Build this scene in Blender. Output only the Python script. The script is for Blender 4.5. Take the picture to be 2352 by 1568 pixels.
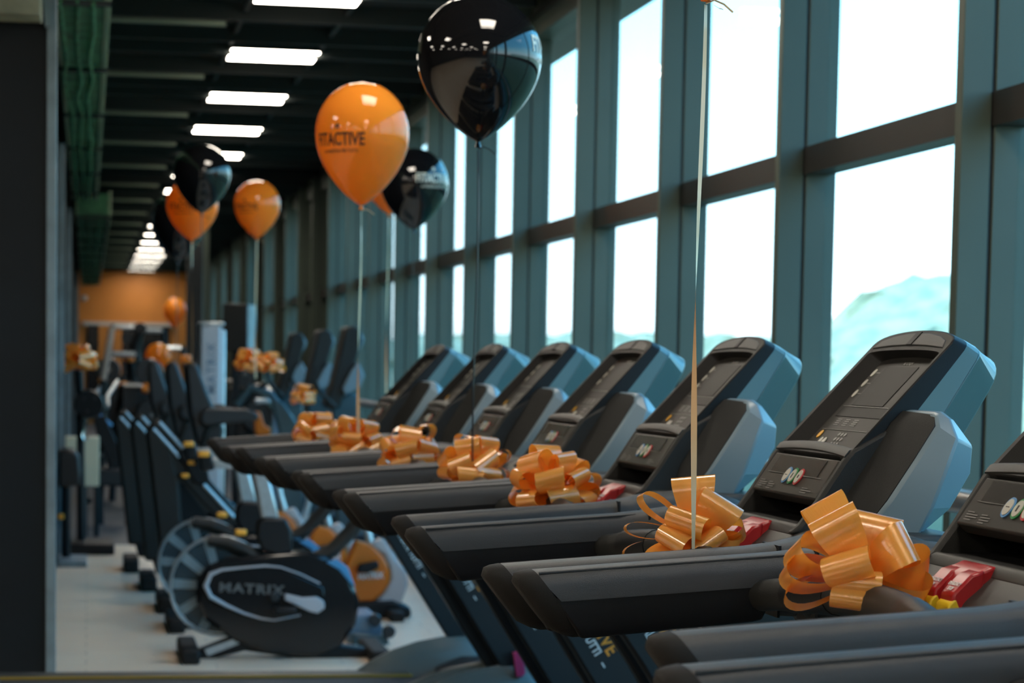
import bpy, bmesh, math, random
from mathutils import Vector, Matrix, noise

for o in list(bpy.data.objects): bpy.data.objects.remove(o)
S = bpy.context.scene
COL = S.collection
PI = math.pi

# ------------------------------------------------------------------ camera
FPX, YAW, PITCH, ROLL, SHY, EYE = 5553.0, math.radians(10.014), math.radians(-4.537), math.radians(0.978), 495.6, 1.42
cf = Vector((math.sin(YAW)*math.cos(PITCH), math.cos(YAW)*math.cos(PITCH), math.sin(PITCH)))
cr = cf.cross(Vector((0, 0, 1))).normalized(); cu = cr.cross(cf)
CR = math.cos(ROLL)*cr + math.sin(ROLL)*cu
CU = -math.sin(ROLL)*cr + math.cos(ROLL)*cu
cd = bpy.data.cameras.new('camera'); cam = bpy.data.objects.new('camera', cd); COL.objects.link(cam)
cam.matrix_world = Matrix(((CR.x, CU.x, -cf.x, 0), (CR.y, CU.y, -cf.y, 0), (CR.z, CU.z, -cf.z, EYE), (0, 0, 0, 1)))
cd.sensor_fit = 'HORIZONTAL'; cd.sensor_width = 36.0; cd.lens = FPX/2352*36
cd.shift_y = SHY/2352
cd.clip_start = 0.05; cd.clip_end = 2000
cd.dof.use_dof = True; cd.dof.focus_distance = 3.75; cd.dof.aperture_fstop = 7.5
S.camera = cam

def at(px, py, Y=None, Z=None, X=None):
    """point of the place seen at a position of the photograph, at a given distance or height"""
    d = CR*((px-1176)/FPX) + CU*(-(py-784-SHY)/FPX) + cf
    t = Y/d.y if Y is not None else ((Z-EYE)/d.z if Z is not None else X/d.x)
    return Vector((d.x*t, d.y*t, d.z*t+EYE))

# ------------------------------------------------------------------ world, sun, exposure
S.view_settings.view_transform = 'Standard'; S.view_settings.look = 'None'
S.view_settings.gamma = 1; S.view_settings.use_curve_mapping = False
S.view_settings.exposure = 0.0
w = bpy.data.worlds.new('sky'); S.world = w; w.use_nodes = True
nt = w.node_tree; nt.nodes.clear()
tc = nt.nodes.new('ShaderNodeTexCoord'); sp = nt.nodes.new('ShaderNodeSeparateXYZ'); cr_ = nt.nodes.new('ShaderNodeValToRGB')
bg = nt.nodes.new('ShaderNodeBackground'); ow = nt.nodes.new('ShaderNodeOutputWorld')
nt.links.new(tc.outputs['Generated'], sp.inputs[0]); nt.links.new(sp.outputs['Z'], cr_.inputs[0])
nt.links.new(cr_.outputs[0], bg.inputs[0]); nt.links.new(bg.outputs[0], ow.inputs[0])
e = cr_.color_ramp.elements
e[0].position = 0.0; e[0].color = (.20, .22, .22, 1)
e[1].position = 0.02; e[1].color = (.55, .72, .80, 1)
for p_, c_ in ((.13, (.30, .68, .86, 1)), (.24, (.12, .48, .80, 1)), (1.0, (.04, .28, .66, 1))):
    n_ = e.new(p_); n_.color = c_
bg.inputs[1].default_value = 5.0

sd = bpy.data.lights.new('sun', 'SUN'); sd.energy = 5.5; sd.color = (1, .95, .86); sd.angle = math.radians(.6)
sun = bpy.data.objects.new('sun', sd); COL.objects.link(sun)
sun.rotation_euler = Vector((-.62, -.25, .75)).to_track_quat('Z', 'Y').to_euler()

# ------------------------------------------------------------------ materials
def mat(name, col, rough=.5, metal=0., spec=.5, coat=0., bump=0., bscale=400., emit=None, estr=0., var=0., vscale=3., trans=0., alpha=1., coat_r=.03, sheen=0.):
    m = bpy.data.materials.new(name); m.use_nodes = True; t = m.node_tree; b = t.nodes['Principled BSDF']
    b.inputs['Base Color'].default_value = (*col, 1); b.inputs['Roughness'].default_value = rough
    b.inputs['Metallic'].default_value = metal; b.inputs['Specular IOR Level'].default_value = spec
    b.inputs['Coat Weight'].default_value = coat; b.inputs['Coat Roughness'].default_value = coat_r
    b.inputs['Transmission Weight'].default_value = trans; b.inputs['Alpha'].default_value = alpha
    if emit: b.inputs['Emission Color'].default_value = (*emit, 1); b.inputs['Emission Strength'].default_value = estr
    o = t.nodes.new('ShaderNodeTexCoord')
    if bump:
        n = t.nodes.new('ShaderNodeTexNoise'); n.inputs['Scale'].default_value = bscale; n.inputs['Detail'].default_value = 3
        k = t.nodes.new('ShaderNodeBump'); k.inputs['Strength'].default_value = bump; k.inputs['Distance'].default_value = .002
        t.links.new(o.outputs['Object'], n.inputs['Vector']); t.links.new(n.outputs['Fac'], k.inputs['Height']); t.links.new(k.outputs[0], b.inputs['Normal'])
    if var:
        n = t.nodes.new('ShaderNodeTexNoise'); n.inputs['Scale'].default_value = vscale; n.inputs['Detail'].default_value = 5
        r = t.nodes.new('ShaderNodeValToRGB'); r.color_ramp.elements[0].position = .3; r.color_ramp.elements[1].position = .7
        r.color_ramp.elements[0].color = (*[c*(1-var) for c in col], 1); r.color_ramp.elements[1].color = (*[min(1, c*(1+var)) for c in col], 1)
        t.links.new(o.outputs['Object'], n.inputs['Vector']); t.links.new(n.outputs['Fac'], r.inputs[0]); t.links.new(r.outputs[0], b.inputs['Base Color'])
    return m
M = {}
M['plastic'] = mat('charcoal_textured_plastic', (.014, .0145, .0135), .5, spec=.35, bump=.35, bscale=900)
M['rail'] = mat('rail_grey_plastic', (.024, .026, .027), .42, bump=.35, bscale=900)
M['black'] = mat('black_plastic', (.007, .007, .008), .45, spec=.3, bump=.2, bscale=700)
M['cap'] = mat('brown_black_rubber', (.009, .008, .007), .65, spec=.3, bump=.3, bscale=800)
M['gloss'] = mat('gloss_black', (.012, .012, .013), .14)
M['display'] = mat('display_glass', (.040, .038, .034), .30, spec=.28)
M['display_dark'] = mat('display_fascia', (.030, .028, .025), .42, spec=.12)
M['display_screen'] = mat('display_screen', (.014, .013, .012), .45, spec=.10)
M['screen'] = mat('screen_black', (.022, .020, .018), .25, spec=.3)
M['silver'] = mat('silver_grey_plastic_lit', (.165, .235, .275), .36, spec=.5)  # grey plastic, lit copy: bluish cast of the light mixed into its colour
M['shell_shaded'] = mat('head_shell_grey_shaded', (.070, .125, .130), .34, spec=.5)  # same grey plastic darkened, shade of the head's sides put into the colour
M['greyplate'] = mat('mid_grey_plastic', (.020, .021, .019), .46, bump=.2, bscale=900)
M['hood'] = mat('hood_grey', (.105, .118, .105), .38, bump=.1)
M['belt'] = mat('belt_black', (.015, .015, .016), .7, bump=.4, bscale=500)
M['upright'] = mat('upright_black', (.011, .014, .017), .38)
M['band'] = mat('matt_black_band', (.007, .007, .007), .5, spec=.22, bump=.15, bscale=900)
M['red'] = mat('estop_red', (.36, .012, .016), .28)
M['pink'] = mat('clip_magenta', (.45, .03, .12), .35)
M['yellow'] = mat('warning_yellow', (.70, .50, .02), .35)
M['line_yellow'] = mat('line_yellow', (.30, .20, .03), .5)
M['white_print'] = mat('white_print', (.78, .80, .80), .4)
M['dim_print'] = mat('grey_print', (.20, .20, .19), .4)
M['faint_print'] = mat('faint_grey_print', (.11, .11, .11), .4)
M['orange_print'] = mat('orange_print', (.90, .33, .03), .45)
M['button'] = mat('button_ivory', (.50, .50, .44), .35)
M['ring_blue'] = mat('button_ring_blue', (.10, .28, .55), .3)
M['ring_green'] = mat('button_ring_green', (.03, .25, .08), .3)
M['ring_red'] = mat('button_ring_red', (.50, .04, .05), .3)
M['amber'] = mat('button_amber', (.80, .42, .03), .3)
M['chrome'] = mat('chrome', (.6, .6, .6), .15, metal=1)
M['alu'] = mat('brushed_aluminium', (.50, .55, .57), .32, metal=.6, var=.08, vscale=30)
M['silver_cover'] = mat('silver_cover', (.42, .44, .48), .4, metal=.2)
M['mullion'] = mat('mullion_grey_metal', (.078, .102, .080), .42, spec=.4, var=.08, vscale=2)
M['mullion_dark'] = mat('mullion_gasket', (.012, .013, .014), .5)
M['dark_pane'] = mat('dark_glass_daylight_block', (.020, .038, .042), .10)  # dark far glass, also added in hidden bays to hold back daylight
M['transom'] = mat('transom_brown_black', (.022, .020, .018), .4)
M['ceil'] = mat('ceiling_black', (.006, .007, .007), .8, var=.3, vscale=2)
M['beam'] = mat('beam_dark', (.020, .028, .027), .55)
M['rod'] = mat('conduit_olive', (.16, .20, .15), .45)
M['tray'] = mat('cable_tray_green', (.07, .26, .12), .6, var=.5, vscale=6, bump=.6, bscale=40)
M['tray_edge'] = mat('tray_edge', (.24, .36, .22), .5)
M['wall_dark'] = mat('wall_charcoal', (.012, .014, .015), .6, var=.2, vscale=1.5)
M['wall_matt'] = mat('wall_matt_charcoal', (.003, .004, .0045), .9, spec=.05)
M['wall_panel'] = mat('panel_blue_black', (.0025, .006, .009), .5, spec=.25, var=.3, vscale=2)
M['frame_blue'] = mat('frame_blue_grey', (.16, .22, .25), .4, var=.2, vscale=8)
M['olive'] = mat('beam_olive', (.26, .28, .20), .7, var=.35, vscale=5)
M['orange_wall'] = mat('wall_orange_paint', (.50, .18, .025), .6, var=.05)
M['conc'] = mat('pale_trim', (.45, .43, .40), .6)
M['amberwood'] = mat('pale_board', (.62, .58, .42), .5, var=.06)
M['bike_orange'] = mat('bike_orange', (.60, .14, .005), .36)
M['bike_white'] = mat('bike_pale_grey', (.42, .40, .40), .35)
M['orange_knob'] = mat('knob_orange', (.85, .38, .04), .35)
M['foam'] = mat('black_upholstery', (.016, .017, .019), .45, bump=.2, bscale=200)
M['blue_plate'] = mat('blue_grey_plate', (.14, .22, .30), .35)
M['bluebar'] = mat('blue_bar', (.06, .25, .48), .35)
M['teal_body'] = mat('teal_grey_body', (.045, .085, .10), .35)
M['iron'] = mat('cast_iron', (.03, .033, .036), .35, metal=.3)
M['steel'] = mat('pipe_steel', (.30, .31, .31), .3, metal=.7)

def smoke():
    m = bpy.data.materials.new('smoked_cover'); m.use_nodes = True; t = m.node_tree; b = t.nodes['Principled BSDF']
    b.inputs['Base Color'].default_value = (.03, .055, .07, 1); b.inputs['Roughness'].default_value = .25; b.inputs['Alpha'].default_value = .84
    return m
M['smoke'] = smoke()
def glass():
    m = bpy.data.materials.new('window_glass'); m.use_nodes = True; t = m.node_tree; t.nodes.clear()
    o = t.nodes.new('ShaderNodeOutputMaterial'); mx = t.nodes.new('ShaderNodeMixShader'); tr = t.nodes.new('ShaderNodeBsdfTransparent')
    gl = t.nodes.new('ShaderNodeBsdfGlossy'); gl.inputs['Roughness'].default_value = .02; lw = t.nodes.new('ShaderNodeLayerWeight'); lw.inputs[0].default_value = .5
    pw = t.nodes.new('ShaderNodeMath'); pw.operation = 'POWER'; pw.inputs[1].default_value = 5
    fr = t.nodes.new('ShaderNodeMath'); fr.operation = 'MULTIPLY_ADD'; fr.inputs[1].default_value = .55; fr.inputs[2].default_value = .03
    t.links.new(lw.outputs['Facing'], pw.inputs[0]); t.links.new(pw.outputs[0], fr.inputs[0])
    tr.inputs[0].default_value = (.97, .99, .99, 1)
    t.links.new(fr.outputs[0], mx.inputs[0]); t.links.new(tr.outputs[0], mx.inputs[1]); t.links.new(gl.outputs[0], mx.inputs[2]); t.links.new(mx.outputs[0], o.inputs[0])
    return m
M['glass'] = glass()
def led():
    m = bpy.data.materials.new('led_diffuser'); m.use_nodes = True; t = m.node_tree; t.nodes.clear()
    o = t.nodes.new('ShaderNodeOutputMaterial'); em = t.nodes.new('ShaderNodeEmission'); em.inputs[0].default_value = (1, .90, .76, 1); em.inputs[1].default_value = 24
    t.links.new(em.outputs[0], o.inputs[0]); return m
M['led'] = led()
def ribbon():
    m = bpy.data.materials.new('satin_ribbon_orange'); m.use_nodes = True; t = m.node_tree; b = t.nodes['Principled BSDF']
    b.inputs['Base Color'].default_value = (1.0, .48, .09, 1); b.inputs['Roughness'].default_value = .27; b.inputs['Metallic'].default_value = .10
    b.inputs['Specular IOR Level'].default_value = .7; b.inputs['Coat Weight'].default_value = 1.0; b.inputs['Coat Roughness'].default_value = .17; b.inputs['Coat IOR'].default_value = 2.0
    tr = t.nodes.new('ShaderNodeBsdfTranslucent'); tr.inputs[0].default_value = (1.0, .36, .03, 1); mx = t.nodes.new('ShaderNodeMixShader'); mx.inputs[0].default_value = .34
    u = t.nodes.new('ShaderNodeTexCoord'); wv = t.nodes.new('ShaderNodeTexNoise'); mp = t.nodes.new('ShaderNodeMapping'); mp.inputs['Scale'].default_value = (9, 1.2, 1)
    bp = t.nodes.new('ShaderNodeBump'); bp.inputs['Strength'].default_value = .12; bp.inputs['Distance'].default_value = .004; wv.inputs['Scale'].default_value = 3
    t.links.new(u.outputs['UV'], mp.inputs[0]); t.links.new(mp.outputs[0], wv.inputs['Vector']); t.links.new(wv.outputs['Fac'], bp.inputs['Height']); t.links.new(bp.outputs[0], b.inputs['Normal'])
    o = t.nodes['Material Output']; t.links.new(b.outputs[0], mx.inputs[1]); t.links.new(tr.outputs[0], mx.inputs[2]); t.links.new(mx.outputs[0], o.inputs[0])
    return m
M['ribbon'] = ribbon()
M['cream_ribbon'] = mat('cream_curling_ribbon', (.72, .48, .26), .3, coat=.4)
M['black_ribbon'] = mat('black_curling_ribbon', (.012, .012, .014), .3, coat=.4)
def balloon_mat(name, col, tcol, tr_f, spec=.5):
    m = bpy.data.materials.new(name); m.use_nodes = True; t = m.node_tree; b = t.nodes['Principled BSDF']
    b.inputs['Base Color'].default_value = (*col, 1); b.inputs['Roughness'].default_value = .05; b.inputs['Specular IOR Level'].default_value = spec
    b.inputs['Coat Weight'].default_value = .25; b.inputs['Coat Roughness'].default_value = .02
    if tr_f:
        tr = t.nodes.new('ShaderNodeBsdfTranslucent'); tr.inputs[0].default_value = (*tcol, 1); mx = t.nodes.new('ShaderNodeMixShader'); mx.inputs[0].default_value = tr_f
        o = t.nodes['Material Output']; t.links.new(b.outputs[0], mx.inputs[1]); t.links.new(tr.outputs[0], mx.inputs[2]); t.links.new(mx.outputs[0], o.inputs[0])
    return m
M['bal_orange'] = balloon_mat('latex_orange', (1.0, .37, .04), (1.0, .37, .04), .44)
M['bal_black'] = balloon_mat('latex_black', (.006, .006, .007), None, 0, .55)
def floor_mat(name, c1, c2, rough, scale, plank=False):
    m = bpy.data.materials.new(name); m.use_nodes = True; t = m.node_tree; b = t.nodes['Principled BSDF']; b.inputs['Roughness'].default_value = rough
    o = t.nodes.new('ShaderNodeTexCoord')
    if plank:
        br = t.nodes.new('ShaderNodeTexBrick'); br.inputs['Color1'].default_value = (*c1, 1); br.inputs['Color2'].default_value = (*c2, 1)
        br.inputs['Mortar'].default_value = (*[c*.6 for c in c1], 1); br.inputs['Scale'].default_value = 1; br.inputs['Brick Width'].default_value = 1.2
        br.inputs['Row Height'].default_value = .18; br.inputs['Mortar Size'].default_value = .003
        t.links.new(o.outputs['Object'], br.inputs['Vector']); t.links.new(br.outputs[0], b.inputs['Base Color'])
    else:
        n = t.nodes.new('ShaderNodeTexNoise'); n.inputs['Scale'].default_value = scale; n.inputs['Detail'].default_value = 6; r = t.nodes.new('ShaderNodeValToRGB')
        r.color_ramp.elements[0].position = .35; r.color_ramp.elements[1].position = .65
        r.color_ramp.elements[0].color = (*c1, 1); r.color_ramp.elements[1].color = (*c2, 1)
        t.links.new(o.outputs['Object'], n.inputs['Vector']); t.links.new(n.outputs['Fac'], r.inputs[0]); t.links.new(r.outputs[0], b.inputs['Base Color'])
    return m
M['floor_plank'] = floor_mat('floor_pale_vinyl', (.80, .64, .48), (.85, .69, .52), .30, 1, True)
M['floor_rubber'] = floor_mat('floor_dark_rubber', (.030, .034, .038), (.055, .058, .062), .5, 60)
M['grass'] = floor_mat('meadow', (.035, .065, .024), (.07, .10, .04), .9, .03)
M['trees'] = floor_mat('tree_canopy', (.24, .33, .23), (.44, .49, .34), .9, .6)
M['road'] = mat('asphalt_road', (.22, .21, .19), .8)

# ------------------------------------------------------------------ mesh helpers
class MB:
    def __init__(s): s.bm = bmesh.new()
    def add(s, vs, fs):
        v = [s.bm.verts.new(p) for p in vs]
        for f in fs:
            try: s.bm.faces.new([v[i] for i in f])
            except ValueError: pass
        return s
    def box(s, x0, x1, y0, y1, z0, z1):
        v = [(x, y, z) for x in (x0, x1) for y in (y0, y1) for z in (z0, z1)]
        return s.add(v, [(0, 1, 3, 2), (4, 6, 7, 5), (0, 4, 5, 1), (2, 3, 7, 6), (0, 2, 6, 4), (1, 5, 7, 3)])
    def prism(s, pts, a, b, axis='y', pts2=None):
        """outline pts (u,v) extruded along an axis from a to b; pts2 = outline at b"""
        q = pts2 or pts; n = len(pts)
        f = {'y': lambda p, k: (p[0], k, p[1]), 'x': lambda p, k: (k, p[0], p[1]), 'z': lambda p, k: (p[0], p[1], k)}[axis]
        v = [f(p, a) for p in pts]+[f(p, b) for p in q]
        return s.add(v, [tuple(range(n))[::-1], tuple(range(n, 2*n))]+[(i, (i+1) % n, n+(i+1) % n, n+i) for i in range(n)])
    def loft(s, rings, cap=True, closed=True):
        n = len(rings[0]); v = [p for r in rings for p in r]; f = []
        for k in range(len(rings)-1):
            for i in range(n if closed else n-1):
                j = (i+1) % n; f.append((k*n+i, k*n+j, (k+1)*n+j, (k+1)*n+i))
        if cap: f += [tuple(range(n))[::-1], tuple(range((len(rings)-1)*n, len(rings)*n))]
        return s.add(v, f)
    def tube(s, path, r, n=10, cap=True, sy=1.0):
        P = [Vector(p) for p in path]; R = r if isinstance(r, (list, tuple)) else [r]*len(P); rings = []; up = Vector((0, 0, 1)); prev = None
        for i, p in enumerate(P):
            t = (P[min(i+1, len(P)-1)]-P[max(i-1, 0)]).normalized()
            a = prev if prev else (up if abs(t.z) < .9 else Vector((1, 0, 0)))
            b = t.cross(a).normalized(); a = b.cross(t).normalized(); prev = a
            rings.append([p+(a*math.cos(2*PI*k/n)+b*sy*math.sin(2*PI*k/n))*R[i] for k in range(n)])
        return s.loft(rings, cap)
    def cyl(s, p0, p1, r0, r1=None, n=16): return s.tube([p0, p1], [r0, r0 if r1 is None else r1], n)
    def lathe(s, prof, n=24, c=(0, 0, 0), axis='z'):
        rings = []
        for r, z in prof:
            rr = []
            for k in range(n):
                a = 2*PI*k/n; u, v_ = r*math.cos(a), r*math.sin(a)
                rr.append(Vector(c)+(Vector((u, v_, z)) if axis == 'z' else (Vector((u, z, v_)) if axis == 'y' else Vector((z, u, v_)))))
            rings.append(rr)
        return s.loft(rings)
    def xf(s, mtx): bmesh.ops.transform(s.bm, matrix=mtx, verts=s.bm.verts); return s
    def build(s, name, m, parent=None, bevel=0., angle=38, seg=2, subd=0, uv=False, **tags):
        bm = s.bm
        if subd != 'open': bmesh.ops.recalc_face_normals(bm, faces=bm.faces)
        for f in bm.faces: f.smooth = True
        for e_ in bm.edges:
            if len(e_.link_faces) == 2 and e_.calc_face_angle(0) > math.radians(angle): e_.smooth = False
        me = bpy.data.meshes.new(name); bm.to_mesh(me); bm.free(); me.materials.append(m)
        o = bpy.data.objects.new(name, me); COL.objects.link(o)
        if parent: o.parent = parent
        if bevel:
            b = o.modifiers.new('bevel', 'BEVEL'); b.width = bevel; b.segments = seg; b.limit_method = 'ANGLE'; b.angle_limit = math.radians(35); b.harden_normals = False
        if subd and subd != 'open':
            b = o.modifiers.new('sub', 'SUBSURF'); b.levels = subd; b.render_levels = subd
        for k, v in tags.items(): o[k] = v
        return o
def tag(o, label=None, category=None, group=None, kind=None):
    if label: o['label'] = label
    if category: o['category'] = category
    if group: o['group'] = group
    if kind: o['kind'] = kind
    return o
def empty(name, loc, rz=0., **k):
    o = bpy.data.objects.new(name, None); COL.objects.link(o); o.location = loc; o.rotation_euler = (0, 0, rz); o.empty_display_size = .1
    return tag(o, **k)
def kids(o): return [c for c in COL.objects if c.parent == o]
def copy_tree(o, parent=None, skip=()):
    c = o.copy(); COL.objects.link(c); c.parent = parent
    for ch in kids(o):
        if ch.name.split('.')[0] not in skip: copy_tree(ch, c, skip)
    return c
def text_bm(txt, size, depth=.0006, bold=.0, xs=1.0, align='LEFT', space=1.0):
    """letters as geometry lying in the XY plane"""
    cu_ = bpy.data.curves.new('t', 'FONT'); cu_.body = txt; cu_.size = size; cu_.extrude = depth; cu_.offset = bold; cu_.align_x = align; cu_.resolution_u = 3; cu_.space_character = space
    to = bpy.data.objects.new('t', cu_); COL.objects.link(to)
    dg = bpy.context.evaluated_depsgraph_get(); me = bpy.data.meshes.new_from_object(to.evaluated_get(dg))
    b = MB(); b.bm.from_mesh(me); bpy.data.objects.remove(to); bpy.data.meshes.remove(me)
    b.xf(Matrix.Diagonal((xs, 1, 1, 1))); return b
def frame_mtx(o, ex, ey):
    ex = Vector(ex).normalized(); ey = Vector(ey); ey = (ey-ex*ey.dot(ex)).normalized(); ez = ex.cross(ey)
    return Matrix(((ex.x, ey.x, ez.x, o[0]), (ex.y, ey.y, ez.y, o[1]), (ex.z, ey.z, ez.z, o[2]), (0, 0, 0, 1)))
def rrect(w_, h_, r, n=5):
    out = []
    for cx, cy, a0 in ((w_/2-r, h_/2-r, 0), (-w_/2+r, h_/2-r, 90), (-w_/2+r, -h_/2+r, 180), (w_/2-r, -h_/2+r, 270)):
        for k in range(n+1):
            a = math.radians(a0+90*k/n); out.append((cx+r*math.cos(a), cy+r*math.sin(a)))
    return out

# ------------------------------------------------------------------ the room
CZ = 3.40; XW = 2.40; YEND = 54.0; XL = -9.0; Y0 = -9.0; YP = 10.2
def struct(mb, name, m, parent=None, bevel=0):
    o = mb.build(name, m, parent, bevel)
    if parent is None: o['kind'] = 'structure'
    return o
struct(MB().box(XL, XW+.25, Y0, 18.7, -.2, 0), 'floor', M['floor_plank'])
struct(MB().box(-.2, XW+.25, 18.7, YEND, -.2, 0), 'floor', M['floor_rubber'])
struct(MB().box(XL-.2, XW+.4, Y0-.2, YEND+.2, CZ, CZ+.25), 'ceiling', M['ceil'])
struct(MB().box(XL-.2, XL, Y0, YP+.5, 0, CZ), 'wall_left', M['wall_dark'])
struct(MB().box(XL-.2, XW+.4, Y0-.2, Y0, 0, CZ), 'wall_back', M['wall_dark'])
struct(MB().box(XL, -.62, YP+.3, YP+.5, 0, CZ), 'wall_partition', M['wall_dark'])
struct(MB().box(-.4, -.2, YP+.5, YEND, 0, CZ), 'wall_aisle', M['wall_matt'])
fw_ = struct(MB().box(-.2, XW+.3, YEND, YEND+.2, 0, CZ), 'wall_far', M['orange_wall'])
struct(MB().box(.0, 1.78, YEND-.06, YEND, .1, 2.14), 'trim_1', M['gloss'])
struct(MB().box(-.1, 1.85, YEND-.10, YEND, 2.14, 2.22), 'trim_2', M['conc'])
struct(MB().box(.25, .75, YEND-.09, YEND-.06, .9, 2.14), 'trim_3', M['orange_wall'])
for i_, k in enumerate((17.2, 24.6, 43.0)):
    struct(MB().box(-.2, -.155, k, k+.12, 0.02, 2.9), 'trim_%d' % (10+i_), M['frame_blue'])
# dark panelled column with a blue-grey metal edge
c0 = struct(MB().box(-1.2, -.163, YP, YP+.45, 0, 2.78), 'wall_column', M['wall_panel'])
struct(MB().box(-.166, -.125, YP-.02, YP+.02, 0, CZ), 'trim_20', M['frame_blue'], bevel=.004)
struct(MB().box(-1.4, -.19, YP-.25, YP+.3, 2.78, CZ), 'trim_22', M['olive'])
struct(MB().prism([(-.19, CZ), (-.205, CZ-.2), (-.172, 2.76), (-.15, 2.76), (-.15, CZ)], YP-.06, YP+.0), 'trim_23', M['frame_blue'])
# window wall
sill = .42
struct(MB().box(XW-.03, XW+.25, Y0, YEND, 0, sill), 'wall_right', M['mullion'])
struct(MB().box(XW-.06, XW+.25, Y0, YEND, 3.16, CZ), 'wall_header', M['mullion'])
struct(MB().box(XW-.075, XW-.05, Y0, YEND, 3.255, 3.285), 'trim_30', M['mullion_dark'])
struct(MB().box(XW-.06, XW+.03, Y0, YEND, 2.068, 2.158), 'trim_31', M['transom'])
struct(MB().box(XW-.05, XW+.03, Y0, YEND, sill, sill+.07), 'trim_32', M['mullion'])
BAY = 1.70
for k in range(-8, 29):
    yc = 6.11+BAY*k
    struct(MB().box(XW-.145, XW-.062, yc, yc+.05, 0, CZ), 'trim_%d' % (40+k+8), M['mullion'], bevel=.003)
    o = MB().box(XW-.062, XW-.053, yc+.006, yc+.05, 0, CZ).build('gasket', M['mullion_dark']); o.name = 'trim_gasket'; o['kind'] = 'structure'
    wn = MB().box(XW-.053, XW+.05, yc-.004, yc+.05, sill, 3.2).build('window_%d' % (k+9), M['mullion'], bevel=.002); wn['kind'] = 'structure'
    gm = M['glass'] if (k <= 10 or (k >= 13 and k % 2)) else M['dark_pane']  # hidden alternate far panes made opaque to cut daylight on the ribs
    MB().box(XW+.012, XW+.018, yc-BAY+.05, yc-.004, sill+.07, 2.068).build('pane', gm, wn)
    MB().box(XW+.012, XW+.018, yc-BAY+.05, yc-.004, 2.158, 3.16).build('pane', gm, wn)
# pipe rail in front of the windows
pr = empty('wall_rail', (XW-.24, 0, 0), label='pale steel pipe rail running along the windows behind the treadmills', category='rail')
MB().tube([(0, Y0+.5, 1.10), (0, YEND-.5, 1.10)], .032, 12).build('pipe', M['steel'], pr)
for k in range(-5, 30, 2):
    yc = 6.11+BAY*k+.025
    if Y0 < yc < YEND: MB().tube([(0, yc, 1.10), (.10, yc, 1.10)], .012, 8).build('bracket', M['steel'], pr)
# ceiling: cross beams, short conduits, light tracks
n_ = 100
for k in range(-3, 17):
    for dy in (0.0, .62, 1.6):
        y = 12.05+2.52*k+dy
        if y < YEND-.3: struct(MB().box(XL if y < YP else -.2, XW-.08, y, y+.035, CZ-.10, CZ), 'trim_%d' % n_, M['beam']); n_ += 1
for k in range(-2, 15):
    y = 13.45+2.52*k
    struct(MB().tube([(.10, y, CZ-.15), (.74, y, CZ-.15)], .016, 8), 'trim_%d' % n_, M['rod']); n_ += 1
for x in (.86, 1.42):
    struct(MB().box(x-.012, x+.012, Y0, YEND, CZ-.055, CZ-.03), 'trim_%d' % n_, M['beam']); n_ += 1
# LED ceiling panels
lp = empty('ceiling_light', (0, 0, 0))
MB().box(-.285, .285, -.27, .27, -.014, .02).build('frame', M['beam'], lp)
MB().box(-.27, .27, -.255, .255, -.020, -.014).build('diffuser', M['led'], lp)
names = ['nearest', 'second', 'third', 'fourth', 'fifth', 'sixth', 'seventh', 'eighth', 'ninth', 'tenth', 'eleventh', 'twelfth', 'thirteenth', 'fourteenth', 'fifteenth', 'sixteenth', 'seventeenth', 'eighteenth', 'nineteenth', 'twentieth']
ln = 0
for k in range(-7, 17):
    y = 12.85+2.52*k
    if y > YEND-.5 or y < Y0+.4: continue
    o = lp if ln == 0 else copy_tree(lp); ln += 1
    o.location = (1.14, y, CZ-.06)
    if k >= 0: tag(o, 'white square ceiling light over the aisle, %s from the top of the picture' % names[k], 'ceiling light', 'square lights in the row over the aisle')
    else: tag(o, 'white square ceiling light above the picture over the treadmills, %s from the back wall' % names[k+7], 'ceiling light', 'square lights over the near treadmills')
for j, x in enumerate((-1.6, -4.2, -6.8)):
    for k in range(-7, -1):
        y = 12.85+2.52*k
        if y < Y0+.4 or y > YP-.6: continue
        o = copy_tree(lp); o.location = (x, y, CZ-.06)
        tag(o, 'white square ceiling light over the open floor, %s row, %s from the back wall' % (('right', 'middle', 'left')[j], names[k+7]), 'ceiling light', 'square lights over the open floor')
for (px, py) in ((267, 571), (260, 609)):
    p = at(px, py, Z=CZ-.08); v = empty('ceiling_vent', (p.x, p.y, CZ-.05))
    MB().box(-.17, .17, -.4, .4, -.03, .05).build('grille', M['rod'], v)
    tag(v, 'dim olive ceiling vent, %s of the two left of the far lights' % ('nearer' if py < 590 else 'farther'), 'vent')
# green cable trays under the ceiling on the left
def tray(name, x0, x1, y0, y1, z0, z1, label):
    t = empty(name, ((x0+x1)/2, y0, z0)); cx = (x0+x1)/2; w_ = (x1-x0)/2; L = y1-y0
    MB().box(-w_+.02, w_-.03, 0, L, .02, z1-z0-.03).build('bundle', M['tray'], t)
    MB().box(w_-.03, w_, 0, L, 0, z1-z0).build('side_rail', M['tray_edge'], t, .004)
    MB().box(-w_, -w_+.02, 0, L, 0, z1-z0).build('side_rail', M['tray_edge'], t, .004)
    rnd = random.Random(3)
    for q in range(3):
        pts = [(-w_*.7+w_*.5*q+rnd.uniform(-.02, .02), L*i/14, -.012+rnd.uniform(-.008, .006)) for i in range(15)]
        MB().tube(pts, .012, 6).build('cable', M['tray'], t)
    k = 0
    while k < L: MB().box(-w_, w_, k, k+.05, -.02, 0).build('crossbar', M['beam'], t); k += 2.5
    tag(t, label, 'cable tray')
tray('cable_tray', -.15, .10, 10.9, 24.5, 2.98, 3.2, 'green-tinted cable tray hanging under the ceiling along the left wall, nearer length')
tray('cable_tray', -.12, .24, 25.5, 50, 2.88, 3.14, 'wider green duct under the ceiling, farther length ending above the orange wall')
sp_ = empty('security_camera', tuple(at(192, 682, Y=50)))
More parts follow.
